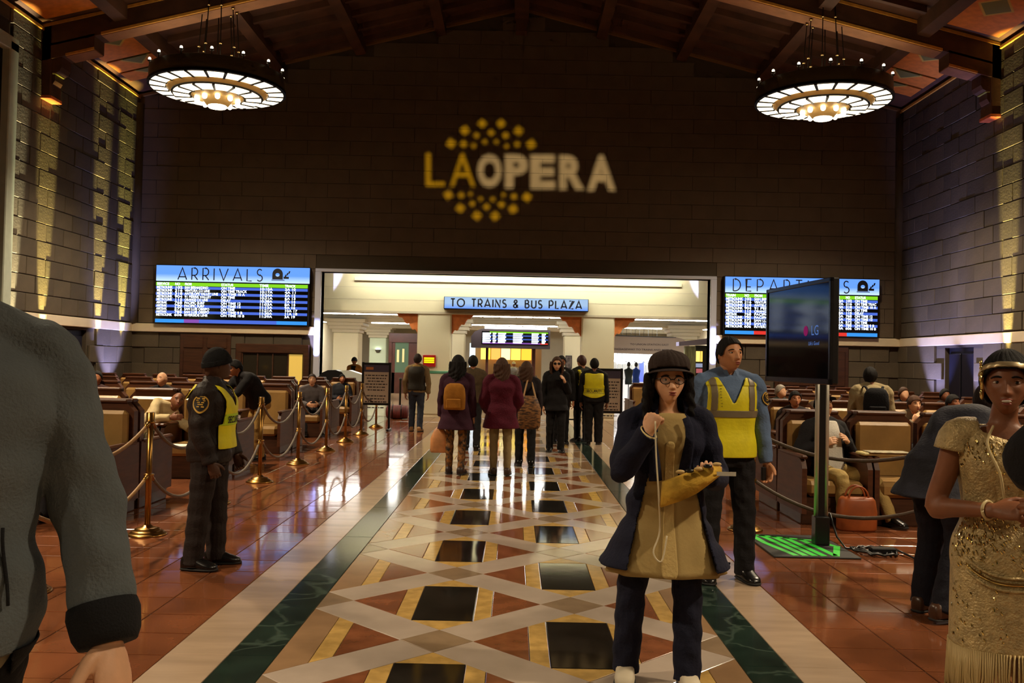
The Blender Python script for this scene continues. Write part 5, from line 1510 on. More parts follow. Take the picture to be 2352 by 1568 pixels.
    def body(s, hands=None, bare_arm=False, bare_leg=False):
        H = s.H; core = MB(); hb = MB()
        core.loft(s.rings(-.06, .30, -.008*H, n=20, m=14))
        s.limb(core, [s.cen(.28), s.cen(.322), s.hc+s.hM@np.array((0,.06,-.30))], [.042*H*(.9 if s.fem else 1), .034*H*(.86 if s.fem else 1), .033*H*(.84 if s.fem else 1)])
        for k in 'LR':
            S0, E, W = s.arm[k]; a = 1.0 if bare_arm else .92; fm = .86 if s.fem else 1
            s.limb(core, [S0-s.fr[-4][0]*(1 if k == 'L' else -1)*.03*H, S0, S0+(E-S0)*.45, E, E+(W-E)*.3, W], [q*H*a*fm for q in (.034,.035,.031,.026,.026,.0165)])
            h, kn, an = s.leg[k]
            s.limb(core, [h, h+(kn-h)*.3, kn, kn+(an-kn)*.35, an], [q*H*(1 if bare_leg else .85) for q in (.045,.047,.032,.033,.022)])
            kw = (hands or {}).get(k, {})
            if kw is not None: s.hand(hb, k, **kw)
        nu, nv = {3: (110, 84), 2: (84, 64), 1: (48, 36), 0: (28, 22)}[s.near]
        G, T, Pp = head_grid(nu, nv, fem=s.fem); s.Gh = (G, T, Pp)
        hd = MB(); GG = G.reshape(-1,3)@s.hM.T+s.hc; hd.grid(GG.reshape(G.shape), None, 0, True)
        top_ = s.hc+s.hM@np.array((0,0,.5)); bot = s.hc+s.hM@np.array((0,-.1,-.5))
        for sg in (-1, 1):
            M = s.hM/s.hh
            hd.ell(s.hc+s.hM@np.array((sg*.335, .05, -.02)), np.array((.028,.065,.115))*s.hh, 12, 8, M=M@np.array(Matrix.Rotation(.12, 3, 'X')))
        parts = [(core, max(s.vx, .010), 2), (hb, .0042 if s.near >= 2 else (.0065 if s.near == 1 else None), 1), (hd, None, 0)]
        s.bodyo = s.defer('body', s.skin, parts)
        return s.bodyo
    def h3(s, x, y, z): return s.hc+s.hM@np.array((x, y, z))
    def face(s, lips=None, brow=hr_black, open_=0.0, eyes=True):
        M = s.hM/s.hh
        yy = lambda x, z: np.interp(0, [0], [0])
        for sg in (-1, 1):
            mb = MB(); mb.ell(s.h3(sg*.145, -.335, .035), np.array((.062,.045,.030-.006*open_))*s.hh, 14, 10, M=M); e = mb.obj('eye', m_eye, s.o)
            mb = MB(); mb.ell(s.h3(sg*.145+.006, -.368, .034), np.array((.027,.018,.027))*s.hh, 10, 8, M=M); mb.obj('iris', m_iris, e)
            mb = MB(); P = [s.h3(sg*x, y, z) for x, y, z in ((.06,-.405,.105),(.12,-.405,.128),(.19,-.365,.122),(.235,-.315,.098))]
            mb.tube(catrom(P, 3), list(np.interp(np.linspace(0,1,10), [0,.4,1], [.016,.02,.008])*s.hh), 6, flat=.6); mb.obj('eyebrow', brow, s.o)
            mb = MB(); P = [s.h3(sg*x, y, z) for x, y, z in ((.08,-.362,.045),(.12,-.385,.066),(.165,-.378,.067),(.21,-.335,.045))]
            mb.tube(catrom(P, 3), .010*s.hh, 6); mb.obj('eyelid', s.skin, s.o)
        lm = lips or mat('lips', S(150,74,64), .45)
        mb = MB(); mb.ell(s.h3(0, -.462, -.252), np.array((.088,.030,.018))*s.hh, 16, 8, M=M); mb.ell(s.h3(0, -.455, -.300-.02*open_), np.array((.078,.034,.023))*s.hh, 16, 8, M=M); l = mb.obj('lips', lm, s.o)
        if open_:
            mb = MB(); mb.ell(s.h3(0, -.484, -.275), np.array((.074,.016,.010+.012*open_))*s.hh, 14, 8, M=M); mb.obj('mouth', mat('teeth', S(225,215,200), .3) if open_ > .5 else mat('mouth_dark', S(50,20,18), .6), l)
    def cap_patch(s, name, mm, inf, pred, parent=None, bumpy=0.0, amp=0.0):
        G, T, Pp = s.Gh; x, y, z = G[...,0], G[...,1], G[...,2]
        base = G/np.linalg.norm(G, axis=2, keepdims=True)
        # inflate from the smooth skull, ignoring facial relief
        Gb = np.stack([.345*np.sin(T)*np.sin(Pp)*(1-.22*np.clip((.02-z)/.5,0,1)), -.43*np.sin(T)*np.cos(Pp), .5*np.cos(T)], 2)
        f = inf(Gb[...,0], Gb[...,1], Gb[...,2]) if callable(inf) else inf
        if amp: f = f+amp*(np.sin(9*Pp+7*z)+np.sin(23*Pp-3*np.sin(9*z)))*.5
        O = Gb*(1+np.asarray(f)[...,None]/.42) if not np.isscalar(f) else Gb*(1+f/.42)
        GG = (O.reshape(-1,3)@s.hM.T+s.hc).reshape(G.shape)
        keep = pred(Gb[...,0], Gb[...,1], Gb[...,2], Pp)[:-1, :]
        mb = MB(); mb.grid(GG, keep, 0, True)
        if mb.v: smooth_edge(mb, 6)
        o = mb.obj(name, mm, parent or s.o, fix=False)
        sd = o.modifiers.new('s', 'SOLIDIFY'); sd.thickness = .007*s.H/1.7; sd.offset = -1
        return o
    def hair_short(s, mm, vol=.035, line=.26, back=-.28):
        return s.cap_patch('hair', mm, lambda x, y, z: vol*(1+.3*np.clip(z, 0, 1)), lambda x, y, z, p: z > np.interp(np.abs(p), [0, .55, .85, 1.08, 1.22, 1.42, 1.62, 1.8, 2.1, PI], [line, line-.01, line-.07, .12, -.04, -.03, .06, -.06, back+.04, back]), amp=.008)
    def hair_long(s, mm, length, vol=.06, front=False, width=1.0, spread=.0, back=.12, n=26, shoulder=True):
        o = s.hair_short(mm, vol, .30, -.40)
        mb = MB(); up = np.array((0,0,1.))
        for i in range(n):
            a0_ = PI*(.5 if not front else (.36 if front is True else front)); a = a0_+(2*PI-2*a0_)*(i+.5)/n   # around the back; 0 = front
            r = .40*width*(1+.06*math.sin(7*i))
            x, y = r*math.sin(a), -r*1.12*math.cos(a)
            P = []; R = []
            m = 7; L_ = length*(1+.10*math.sin(3.1*i))
            for j in range(m):
                t = j/(m-1); k = 1+.10*math.sin(t*3)+spread*t
                p = s.hc+(s.hM@np.array((x*k, y*k, .18)))-up*(t*L_)
                p = p+np.array((math.sin(i*2.3+5*t), math.cos(i*1.7+4*t), 0))*.008
                if y > 0.05: p = p+ (s.hM/s.hh)@np.array((0,1.,0))*back*t*s.hh*1.2
                P.append(p); R.append(s.hh*(.11*(1-.55*t)+.012))
            mb.tube(P, R, 8)
        def post(V, N, F): return V+N*(.004*np.sin(90*V[:,0]+70*V[:,1]+12*np.sin(9*V[:,2])))[:,None], F
        s.defer('hair_lengths', mm, [(mb, max(.008, s.vx*.8), 1)], parent=o, post=post)
        return o
    def beanie(s, mm):
        o = s.cap_patch('beanie', mm, lambda x, y, z: .055+.05*np.clip(z, 0, 1), lambda x, y, z, p: z > .06-.2*y)
        s.cap_patch('cuff', mm, .075, lambda x, y, z, p: (z > .02-.16*y*-1*-1) & (z < .16-.16*y), parent=o)
        return o
    def cap(s, mm):
        o = s.cap_patch('cap', mm, lambda x, y, z: .06, lambda x, y, z, p: z > .16)
        mb = MB(); V = []; n = 13
        for r0, zz in ((.40, .17), (.40, .19), (.72, .115), (.72, .10)):
            V.append([s.h3(r0*.86*math.sin(a)*(.95 if r0 < .5 else .85), -r0*math.cos(a)*1.06-.02, zz) for a in np.linspace(-.95, .95, n)])
        mb.loft([np.array(v) for v in V], closed=False); mb.obj('brim', mm, o)
        return o
    # flat print mapped to the torso
    def print_on(s, name, mm, txt, u0, q0, height, width, inf, parent=None):
        V, F = text2d(txt, 1.0, .02, 'CENTER'); w = V[:,0].max()-V[:,0].min(); h_ = .72; P = []
        hw = s.dims(q0)[0]
        for v in V:
            q = q0+v[1]/h_*height/s.H; xx = v[0]/w*width
            P.append(s.pt(u0+xx/(hw+inf), q, inf))
        mb = MB(); mb.add(P, F); return mb.obj(name, mm, parent or s.o, fix=False)
def flush_queue():
    """evaluate all voxel unions in one pass, then bake them into plain meshes"""
    jobs = []
    for o, parts, post in QUEUE:
        for mb, vx, sm in parts:
            if vx is None or not mb.v: jobs.append((None, mb)); continue
            t = bpy.data.objects.new('tmp', mb.mesh('tmp')); COL.objects.link(t); fixn(t.data)
            r = t.modifiers.new('r', 'REMESH'); r.mode = 'VOXEL'; r.voxel_size = vx; r.adaptivity = 0.0
            if sm:
                q = t.modifiers.new('m', 'SMOOTH'); q.iterations = sm; q.factor = .5
            jobs.append((t, mb))
    dg = bpy.context.evaluated_depsgraph_get(); dg.update()
    it = iter(jobs)
    for o, parts, post in QUEUE:
        VV = []; FF = []; n = 0
        for mb, vx, sm in parts:
            t, _ = next(it)
            if t is None:
                if not mb.v: continue
                V = np.concatenate(mb.v); F = mb.f
            else:
                me = t.evaluated_get(dg).to_mesh()
                V = np.empty(len(me.vertices)*3); me.vertices.foreach_get('co', V); V = V.reshape(-1,3)
                F = [tuple(p.vertices) for p in me.polygons]
                t.evaluated_get(dg).to_mesh_clear()
            VV.append(V); FF += [tuple(i+n for i in f) for f in F]; n += len(V)
        V = np.concatenate(VV); me = bpy.data.meshes.new(o.name); 
        if post is not None:
            tmp = bpy.data.meshes.new('n'); tmp.from_pydata(V.tolist(), [], FF); tmp.update()
            N = np.empty(len(V)*3); tmp.vertices.foreach_get('normal', N); bpy.data.meshes.remove(tmp)
            V, FF = post(V, N.reshape(-1,3), FF)
        me.from_pydata(V.tolist(), [], FF); me.update()
        me.polygons.foreach_set('use_smooth', [True]*len(FF))
        if post is None or True: fixn(me)
        for m in o.data.materials: me.materials.append(m)
        o.data = me
    for t, mb in jobs:
        if t is not None: bpy.data.objects.remove(t)
    QUEUE.clear()
c_black = cloth('black_cloth', S(22,20,22)); c_navy = cloth('navy_cloth', S(26,28,48)); c_dark = cloth('charcoal_cloth', S(34,33,36))
c_hoodie = cloth('hoodie_grey', S(96,102,104), var=.08, bump=.35, bscale=140); c_rib = cloth('rib_black', S(28,28,30), bump=.3, bscale=200)
m_hivis = mat('hi_vis', S(226,214,20), .6, var=.08, vscale=9, bump=.1, bscale=40, emit=S(226,214,20), estr=0.0)
m_refl = mat('reflective_grey', S(120,108,84), .5, var=.08, vscale=9)
m_ink2 = mat('print_black', S(16,16,16), .7)
m_leatherblk = mat('black_shoe', S(20,18,18), .25)

# ---------- officer in hi-vis vest (facing the viewer)
g = Person('tall officer in yellow hi-vis vest and blue shirt looking aside', 1.61, 6.87, 4, 1.83, girth=1.06, head=(14,5), near=3, skin=sk_warm,
    arms={'L': ((.20,.03,-1), (.10,-.16,-1)), 'R': ((-.2,.0,-1), (-.02,-.4,-1))}, legs={'L': ((.10,.0,-1), (.03,.03,-1)), 'R': ((-.06,.0,-1), (-.03,.03,-1))})
g.body(hands={'L': dict(n=(-.6,-.5,0), curl=.5), 'R': dict(curl=.4)})
g.face(brow=hr_black); g.hair_short(hr_black, .03, .30, -.22)
c_blue = cloth('uniform_blue', S(96,118,152), var=.08)
sh = g.top(c_blue, hem=-.01, inf=.014, sl=(.043,.036,.027), name='shirt')
g.trousers(cloth('uniform_black', S(26,25,28)), rad=(.058,.047,.041)); g.shoes(m_leatherblk)
VI = lambda q: .030 if q < .27 else .026+.012*max(0, (.30-q)/.03)
def vest(u, q, x):
    if q > .302: return False
    f = math.cos(u) > 0
    if f and q > .188 and abs(x) < (q-.188)*.42: return False
    if not f and q > .285 and abs(x) < .035: return False
    if abs(x) > .088 and q > .175: return False
    if abs(x) > .098-.0*q and q > .15: return False
    return True
v = g.shell('vest', m_hivis, -.02, .306, VI, vest, nu=220, ns=130)
g.shell('waist_stripe', m_refl, .142, .168, lambda q: VI(q)+.005, lambda u, q, x: True, v)
for sg in (-1, 1):
    g.shell('shoulder_stripe', m_refl, .168, .304, lambda q: VI(q)+.005, lambda u, q, x: vest(u, q, x) and .055 < sg*x < .076, v, nu=260, ns=50)
for i, c in enumerate('SECURITY'):
    V, F = text2d(c, 1, .01, 'CENTER'); mb = MB(); 
    P = [g.pt(math.asin(min(1, max(-1, -.033/.1))), .268-.0118*i+(-p[0])*.010/1.0, VI(.2)+.006)+np.array((p[1]*.020*1.0-.005, 0, 0)) for p in V]
    mb.add(P, F); mb.obj('letter', m_ink2, v, fix=False)
g.shell('belt', m_leatherblk, .012, .034, .022, lambda u, q, x: True)
for sg in (-1, 1):
    mb = MB(); a = g.cen(.315); F_ = g.frame(.31)[1]
    P = [a+np.array((sg*.062,.03,.045)), a+np.array((sg*.085,-.03,.02)), a+np.array((sg*.06,-.085,-.035)), a+np.array((sg*.008,-.085,-.02)), a+np.array((sg*.03,-.075,.03))]
    mb.add([q for q in P]+[q+np.array((0,.012,-.006)) for q in P], [(0,1,2,3,4),(9,8,7,6,5)]+[(i,(i+1)%5,5+(i+1)%5,5+i) for i in range(5)]); mb.obj('collar', c_blue, sh)
def arm_patch(P, k, t, out, size, parent, rad=.045):
    S0, E, W = P.arm[k]; c = S0+(E-S0)*t; d = nrm(E-S0); out = nrm(np.asarray(out)-(np.asarray(out)@d)*d); w = np.cross(d, out)
    for nm, sc_, dz, mm in (('patch', 1.0, .0, mat('patch_gold', S(214,170,70), .5)), ('patch_field', .82, .002, mat('patch_black', S(24,20,18), .6))):
        pl = [(math.cos(a)*(.5 if math.sin(a) > 0 else .5*(1+.55*math.sin(a)**3*.6)), math.sin(a)*(.45 if math.sin(a) > 0 else .62)) for a in np.linspace(0, 2*PI, 26, endpoint=False)]
        R_ = rad*P.H
        V = []
        for x, y in pl:
            x *= size*sc_; y *= size*sc_
            th = x/(R_+.006); V.append(c-d*y+out*(math.cos(th)*(R_+.006+dz))+w*math.sin(th)*(R_+.006+dz))
        V.append(c+out*(R_+.008+dz)); n = len(pl)
        mb = MB(); mb.add(V, [(i, (i+1) % n, n) for i in range(n)]); o = mb.obj(nm, mm, parent, fix=False)
    gold = mat('patch_gold', S(214,170,70), .5)
    for (x0, y0, x1, y1) in ((-.22,.22,.22,.30), (-.26,.12,.26,.17), (-.2,.0,.2,.06), (-.15,-.12,.15,-.06), (-.22,-.26,-.05,-.18), (.05,-.26,.2,-.2)):
        V = []
        for x, y in ((x0,y0),(x1,y0),(x1,y1),(x0,y1)):
            th = x*size/(R_+.01); V.append(c-d*y*size+out*math.cos(th)*(R_+.012)+w*math.sin(th)*(R_+.012))
        mb = MB(); mb.add(V, [(0,1,2,3)]); mb.obj('patch_emblem', gold, parent, fix=False)
arm_patch(g, 'L', .32, (.75,-.75,.1), .095, sh, .041)
mb = MB(); W = g.arm['L'][2]; mb.bbox(W[0]-.05, W[0]-.015, W[1]-.045, W[1]-.015, W[2]-.13, W[2]-.03, .006); mb.obj('radio', m_black, g.o)

# ---------- guard in black jacket seen from the side
g = Person('guard in black jacket with gold shoulder patch and yellow vest facing the aisle', -2.30, 6.94, 92, 1.66, girth=1.14, head=(42,4), near=3, skin=sk_dark,
    arms={'R': ((-.14,.06,-1), (.10,-.36,-1)), 'L': ((.2,-.1,-1), (-.2,-.5,-1))}, legs={'L': ((.06,-.06,-1), (.02,.0,-1)), 'R': ((-.04,.10,-1), (-.02,.10,-1))})
g.body(hands={'R': dict(n=(.7,.3,0), curl=.6), 'L': dict(curl=.6)}); g.face()
g.beanie(cloth('beanie_black', S(18,18,20), bump=.5, bscale=120))
jk = g.top(cloth('guard_jacket', S(38,30,28), rough=.6), hem=-.045, inf=.030, sl=(.050,.043,.034), name='jacket', collar=.02, amp=.006)
g.trousers(cloth('guard_trousers', S(40,32,30)), rad=(.062,.050,.044)); g.shoes(m_leatherblk, scale=1.08)
VI2 = lambda q: .048 if q < .25 else .044
def vest2(u, q, x):
    f = math.cos(u)
    if q > .306: return False
    if f > 0 and q > .20 and abs(x) < (q-.20)*.55: return False
    if q > .285 and abs(x) < .03: return False
    if abs(x) > .075 and q > .13: return False
    if f < .2 and q < .24: return False
    if q < .24 and f < .55: return False
    return True
v = g.shell('vest', m_hivis, .02, .308, VI2, vest2, nu=200, ns=120)
g.shell('print_band', mat('hi_vis_green', S(190,220,20), .5), .125, .175, lambda q: VI2(q)+.004, lambda u, q, x: vest2(u, q, x), v)
g.print_on('print', m_ink2, 'SECURITY', 0, .135, .052, .24, VI2(.1)+.010, v)
arm_patch(g, 'R', .30, (-1,-.1,.1), .125, jk, .051)

# ---------- woman in hat, navy coat and khaki dress
g = Person('woman in dark felt hat, glasses and open navy coat holding a fist to her mouth', .785, 4.66, -3, 1.65, fem=1, girth=1.08, lean=2, head=(4,4), near=3, skin=sk_light,
    arms={'R': ((-.24,-.45,-.85), (.62,-.45,1.0)), 'L': ((.30,-.05,-1), (-.34,-.95,.10))}, legs={'R': ((-.20,-.02,-1), (-.06,.06,-1)), 'L': ((.06,-.12,-1), (.0,-.10,-1))})
g.body(hands={'R': dict(d=(.35,-.05,.93), n=(.5,.65,-.2), curls=(1.15,1.2,1.25,1.25), thumb=.9), 'L': dict(d=(-.25,-.95,.15), n=(-.2,-.2,1), curl=.75)})
g.face(lips=mat('lips_dark', S(138,62,56), .45), brow=hr_dkbrown)
g.hair_long(hr_black, .50, .07, front=.42, width=1.02, spread=.22, n=30)
# hat
mh = cloth('hat_felt', S(58,46,42), bump=.2, bscale=80)
hat = g.cap_patch('hat', mh, lambda x, y, z: .075+.13*np.exp(-((z-.33)/.15)**2)+.10*np.clip(z,0,1), lambda x, y, z, p: z > .20+.18*np.clip(-y, -1, 1)*.5, amp=.012)
g.cap_patch('hat_band', cloth('hat_band', S(40,32,30)), lambda x, y, z: .10, lambda x, y, z, p: (z > .17+.09*np.clip(-y, -1, 1)) & (z < .25+.09*np.clip(-y, -1, 1)), hat)
mb = MB(); R_ = []
for r0, zz in ((.43,.265),(.56,.235),(.62,.20),(.625,.185),(.56,.215),(.43,.24)):
    R_.append([g.h3(r0*.90*math.sin(a), -r0*1.08*math.cos(a)-.02, zz+.03*math.cos(a)-.05*(1-math.cos(a))) for a in np.linspace(-1.5, 1.5, 30)])
R_.append(R_[0]); mb.loft([np.array(r) for r in R_], closed=False); mb.obj('brim', mh, hat)
# glasses
mg = mat('glasses_black', S(14,12,12), .3); gl = empty('glasses', parent=g.o)
for sg in (-1, 1):
    mb = MB(); mb.tube([g.h3(sg*.155+.115*math.cos(a), -.455+.05*abs(math.cos(a))*.6, .02+.085*math.sin(a)) for a in np.linspace(0, 2*PI, 25)], .010*g.hh, 6); mb.obj('glasses_rim', mg, gl)
    mb = MB(); mb.add([g.h3(sg*.155+.11*math.cos(a), -.45+.03*abs(math.cos(a)), .02+.08*math.sin(a)) for a in np.linspace(0, 2*PI, 20, endpoint=False)], [tuple(range(20))])
    lensm = MATS.get('lens_clear')
    if lensm is None:
        lensm = mat('lens_clear', (1,1,1,1), .03); lensm.node_tree.nodes['Principled BSDF'].inputs['Alpha'].default_value = .12
    mb.obj('glasses_lens', lensm, gl)
    mb = MB(); mb.tube([g.h3(sg*.27, -.43, .05), g.h3(sg*.355, -.2, .05), g.h3(sg*.36, .06, .03)], .010*g.hh, 6); mb.obj('temple', mg, gl)
mb = MB(); mb.tube([g.h3(-.045, -.455, .03), g.h3(0, -.475, .045), g.h3(.045, -.455, .03)], .010*g.hh, 6); mb.obj('bridge', mg, gl)
m_khaki = cloth('khaki_linen', S(168,144,92), var=.06, bump=.1)
def dinf(q): return .018
dr = g.skirt(m_khaki, -.185, .160, .112, top=.30, inf=.014, wave=(.045,9,1.0), name='dress', n=96)
g.shell('placket', cloth('khaki_light', S(190,164,106), var=.05), -.185, .22, .018, lambda u, q, x: abs(u) < .085, dr, nu=300, ns=40, skirt=(-.185,.160,.112), wave=(.045,9,1.0))
def coatcut(C):
    q = (C[:,2]-g.P[2])/g.H
    w = np.interp(q, [-.30,-.16,-.02,.08,.16,.20,.235,.27,.33], [.150,.118,.085,.060,.045,.040,.036,.034,.05])*g.H
    return (C[:,1] < -.005) & (np.abs(C[:,0]-.012) < w) & (q < .40)
ct = g.top(c_navy, hem=-.165, inf=.026, sl=(.044,.039,.033), skirt=(-.165,.172,.135), name='coat', cut=coatcut, amp=.006)
for sg in (-1, 1):
    mb = MB(); P = []
    for q in np.linspace(.29, .10, 8):
        P.append(g.pt(sg*(.30+.5*(q-.1)), q, .047))
    mb.tube(P, list(np.linspace(.018, .034, 8)), 8, flat=.35); mb.obj('lapel', c_navy, ct)
W = g.arm['R'][2]; E = g.arm['R'][1]; d = nrm(W-E)
mb = MB(); mb.tube([W-d*.075, W-d*.03, W+d*.006], [.040,.044,.047], 16, cap=False); o = mb.obj('cuff', cloth('cream_cuff', S(216,196,140), var=.04), g.o); o.modifiers.new('s','SOLIDIFY').thickness = .006
g.trousers(cloth('dark_jeans', S(22,24,42)), rad=(.056,.046,.042), top=.02); g.shoes(mat('sneaker_beige', S(196,184,160), .6, var=.08), toe={'R': (-.10,-1,0), 'L': (.1,-1,0)})
for k in 'LR':
    an = g.leg[k][2]
    for i in range(3):
        mb = MB(); zz = an[2]-.015-.008*i; yy = an[1]-.055-.022*i; mb.tube([(an[0]-.03, yy, zz-.012), (an[0], yy-.006, zz+.002), (an[0]+.03, yy, zz-.012)], .005, 6); mb.obj('lace', mat('lace_white', S(230,224,210), .7), g.o)
Wr = g.arm['R'][2]
mb = MB(); mb.tube(catrom([Wr+np.array((.03,-.03,.06)), Wr+np.array((.035,-.05,-.10)), Wr+np.array((.05,-.06,-.30)), np.array((-.055,-.245,.80)), np.array((-.085,-.26,.70)), np.array((-.045,-.265,.66)), np.array((-.02,-.25,.78))], 6), .0045, 6); mb.obj('earphone_cord', mat('cord_cream', S(216,204,170), .5), g.o)
# wrist strap and clutch
Wl = g.arm['L'][2]; wp = np.array(g.o.matrix_basis @ Vector(Wl)) if False else None
def world(P_, v):
    c, s_ = math.cos(P_.o.rotation_euler.z), math.sin(P_.o.rotation_euler.z)
    return np.array((P_.o.location.x+c*v[0]-s_*v[1], P_.o.location.y+s_*v[0]+c*v[1], P_.o.location.z+v[2]))
hp = world(g, Wl+np.array((.0,-.09,.035)))
cl = empty('clutch_bag', hp); tag(cl, 'mustard fabric clutch bag held by the woman in the hat', 'bag')
m_clutch = cloth('clutch_gold', S(196,156,58), var=.3, bump=.4, bscale=30)
pl = [(-.235,-.17),(-.225,-.055),(-.11,-.01),(-.04,.02),(.04,.03),(.05,-.005),(-.01,-.06),(-.07,-.10),(-.14,-.14)]
mb = MB(); n = len(pl)
V = [(x, -.02-.012*math.sin(3*i), z) for i, (x, z) in enumerate(pl)]+[(x, .03, z) for x, z in pl]+[(-.09, -.045, -.06), (-.09, .045, -.06)]
F = [(i, (i+1) % n, 2*n) for i in range(n)]+[(n+(i+1) % n, n+i, 2*n+1) for i in range(n)]+[(i, (i+1) % n, n+(i+1) % n, n+i) for i in range(n)]
mb.add(V, F, 0, True); mb.obj('pouch', m_clutch, cl)
for i in range(5):
    t = i/4; mb = MB(); mb.ell((-.15+.17*t, -.035, .0+.035*t+.004*math.sin(5*i)), (.022,.012,.010), 10, 6); mb.obj('bead_trim', m_black if i % 2 else mat('bead_tan', S(200,170,110), .5), cl)
mb = MB(); mb.box(.02, .11, -.035, -.032, -.015, .004); mb.obj('card', mat('card_white', S(210,206,190), .6), cl)

# ---------- man in grey hoodie, close by, cut by the frame edge
g = Person('man in open grey hooded jacket with black cuffs walking past at the frame edge', -1.25, 1.92, 38, 1.98, girth=1.10, near=3, skin=sk_light,
    arms={'L': ((.27,-.24,-1), (.06,-.47,-1)), 'R': ((-.2,0,-1), (-.1,-.2,-1))}, legs={'L': ((.02,.15,-1), (.0,.2,-1)), 'R': ((-.02,-.2,-1), (0,-.05,-1))})
g.body(hands={'L': dict(n=(-.35,.6,.0), curl=.45, thumb=.5), 'R': dict(curl=.4)}); g.face(brow=hr_brown); g.hair_short(hr_brown)
g.shell('shirt', cloth('shirt_khaki', S(150,138,112), var=.05), -.06, .285, .008, lambda u, q, x: math.cos(u) > .55)
def hcut(C):
    q = (C[:,2]-g.P[2])/g.H
    return (C[:,1] < 0) & (np.abs(C[:,0]) < np.interp(q, [-.08,.2,.3,.33], [.070,.070,.045,.05])*g.H)
jk = g.top(c_hoodie, hem=-.035, inf=.034, sl=(.045,.038,.031), name='hooded_jacket', cut=hcut, amp=.006)
mb = MB(); mb.loft(g.rings(-.062, -.030, .028, m=5)); 
g.shell('hem_rib', c_rib, -.075, -.030, .034, lambda u, q, x: not (math.cos(u) > 0 and abs(x) < .07), jk)
mb = MB(); R_ = []
for i, a in enumerate(np.linspace(-2.5, 2.5, 20)):
    b = g.cen(.325)+np.array((.105*math.sin(a), .03+.10*math.cos(PI-a)*-1*-1, .045-.03*abs(a)/2.5))
    R_.append([b+np.array((.035*math.cos(t)*math.sin(a), -.035*math.cos(t)*math.cos(a)*-1, .045*math.sin(t))) for t in np.linspace(0, 2*PI, 10, endpoint=False)])
mb.loft(R_); mb.obj('hood', c_hoodie, jk)
for k in 'LR':
    E, W = g.arm[k][1:]; d = nrm(W-E)
    mb = MB(); mb.tube([W-d*.075, W-d*.055, W-d*.01, W+d*.012], [.072,.076,.070,.060], 20); mb.obj('cuff', c_rib, jk)
mb = MB(); mb.tube([g.pt(.55, q, .040) for q in np.linspace(.02, .10, 8)], .004, 6); mb.obj('pocket_seam', c_rib, jk)
g.trousers(c_dark, rad=(.056,.046,.04), top=.0); g.shoes(m_leatherblk)

# ---------- woman in the gold sequin dress
g = Person('smiling woman in gold sequined flapper dress with fringed hem and headband', 1.89, 3.52, -12, 1.68, fem=1, girth=1.0, head=(-16,2), near=3, skin=sk_brown,
    arms={'R': ((-.30,.02,-1), (.62,-.80,.10)), 'L': ((.2,.0,-1), (-.5,-.8,.15))}, legs={'L': ((.03,0,-1), (0,.02,-1)), 'R': ((-.03,0,-1), (0,.02,-1))})
g.body(hands={'R': dict(d=(.8,-.5,.1), n=(.2,.6,-.6), curl=.9), 'L': dict(curl=.8)}, bare_arm=True, bare_leg=True)
g.face(lips=mat('lips_rose', S(140,66,56), .35), open_=1.0); g.hair_short(hr_black, .06, .24, -.30)
m_seq = mat('sequin_gold', S(190,166,116), .42, metal=.3, var=.18, vscale=30, bump=.5, bscale=110)
m_bead = mat('bead_gold', S(250,225,150), .12, metal=1.0)
dsk = (-.20,.100,.080)
def dcut(u, q, x):
    if q > .298: return False
    if math.cos(u) > 0 and q > .272 and abs(x) < .062*math.sqrt(max(0, (q-.272)/.026)): return False
    if abs(x) > .112: return False
    return True
dr = g.shell('dress', m_seq, -.20, .30, lambda q: .014, dcut, skirt=dsk, nu=120, ns=70, th=.004)
for a in 'LR':
    S0, E, W = g.arm[a]; sg = 1 if a == 'L' else -1
    mb = MB(); D_ = nrm(E-S0); g.limb(mb, [S0-g.fr[-4][0]*sg*.035*g.H+np.array((0,0,.012)), S0+np.array((0,0,.006)), S0+D_*.055], [.040*g.H, .040*g.H, .044*g.H]); mb.obj('cap_sleeve', m_seq, dr)
fr = MB(); 
for i in range(150):
    u = -PI+2*PI*i/150; p = g.pt(u, -.195, .016, dsk); L_ = .185+.02*math.sin(i*1.7)
    fr.tube([p, p+np.array((.004*math.sin(i), .003, -L_*.5)), p+np.array((.012*math.sin(i*.37), .006*math.cos(i*.5), -L_))], [.0045,.005,.0035], 4)
o = fr.obj('fringe', mat('fringe_gold', S(196,170,116), .5, metal=.2), dr); o['kind'] = 'stuff'
bd = MB(); rb = np.random.RandomState(3)
for i in range(620):
    u = rb.uniform(-1.5, 1.5); q = rb.choice([rb.normal(.05,.035), rb.normal(.255,.02), rb.uniform(-.19,.27)], p=[.45,.3,.25])
    if not dcut(u, q, 0) or q > .285 or q < -.19: continue
    p = g.pt(u, q, .019, dsk); t1 = g.pt(u+.02, q-.006, .019, dsk)-p; w = nrm(t1)*rb.uniform(.004,.008); n_ = nrm(g.pt(u, q, .03, dsk)-p+rb.normal(0,.004,3)); b2 = np.cross(nrm(t1), n_)*.0028
    bd.add([p-w-b2, p+w-b2, p+w+b2, p-w+b2, p+n_*.002], [(0,1,4),(1,2,4),(2,3,4),(3,0,4)])
o = bd.obj('bead_trim', m_bead, dr, fix=False); o['kind'] = 'stuff'
for j in range(3):
    mb = MB(); mb.tube([g.pt(t*.9, .02-.05*math.cos(t*1.3)-.014*j, .022, dsk) for t in np.linspace(-1, 1, 17)], .006, 6); mb.obj('swag', m_bead if j == 1 else m_seq, dr)
hb = g.cap_patch('headband', mat('headband_silver', S(200,180,140), .3, metal=.7), .085, lambda x, y, z, p: (z+.28*(y+.2) > .20) & (z+.28*(y+.2) < .275))
mb = MB()
for i in range(9):
    a = 2*PI*i/9; c = g.h3(-.33, -.22, .22); mb.ell(c+(g.hM/g.hh)@np.array((-.012, .026*math.cos(a), .034*math.sin(a))), (.006,.005,.008), 8, 6)
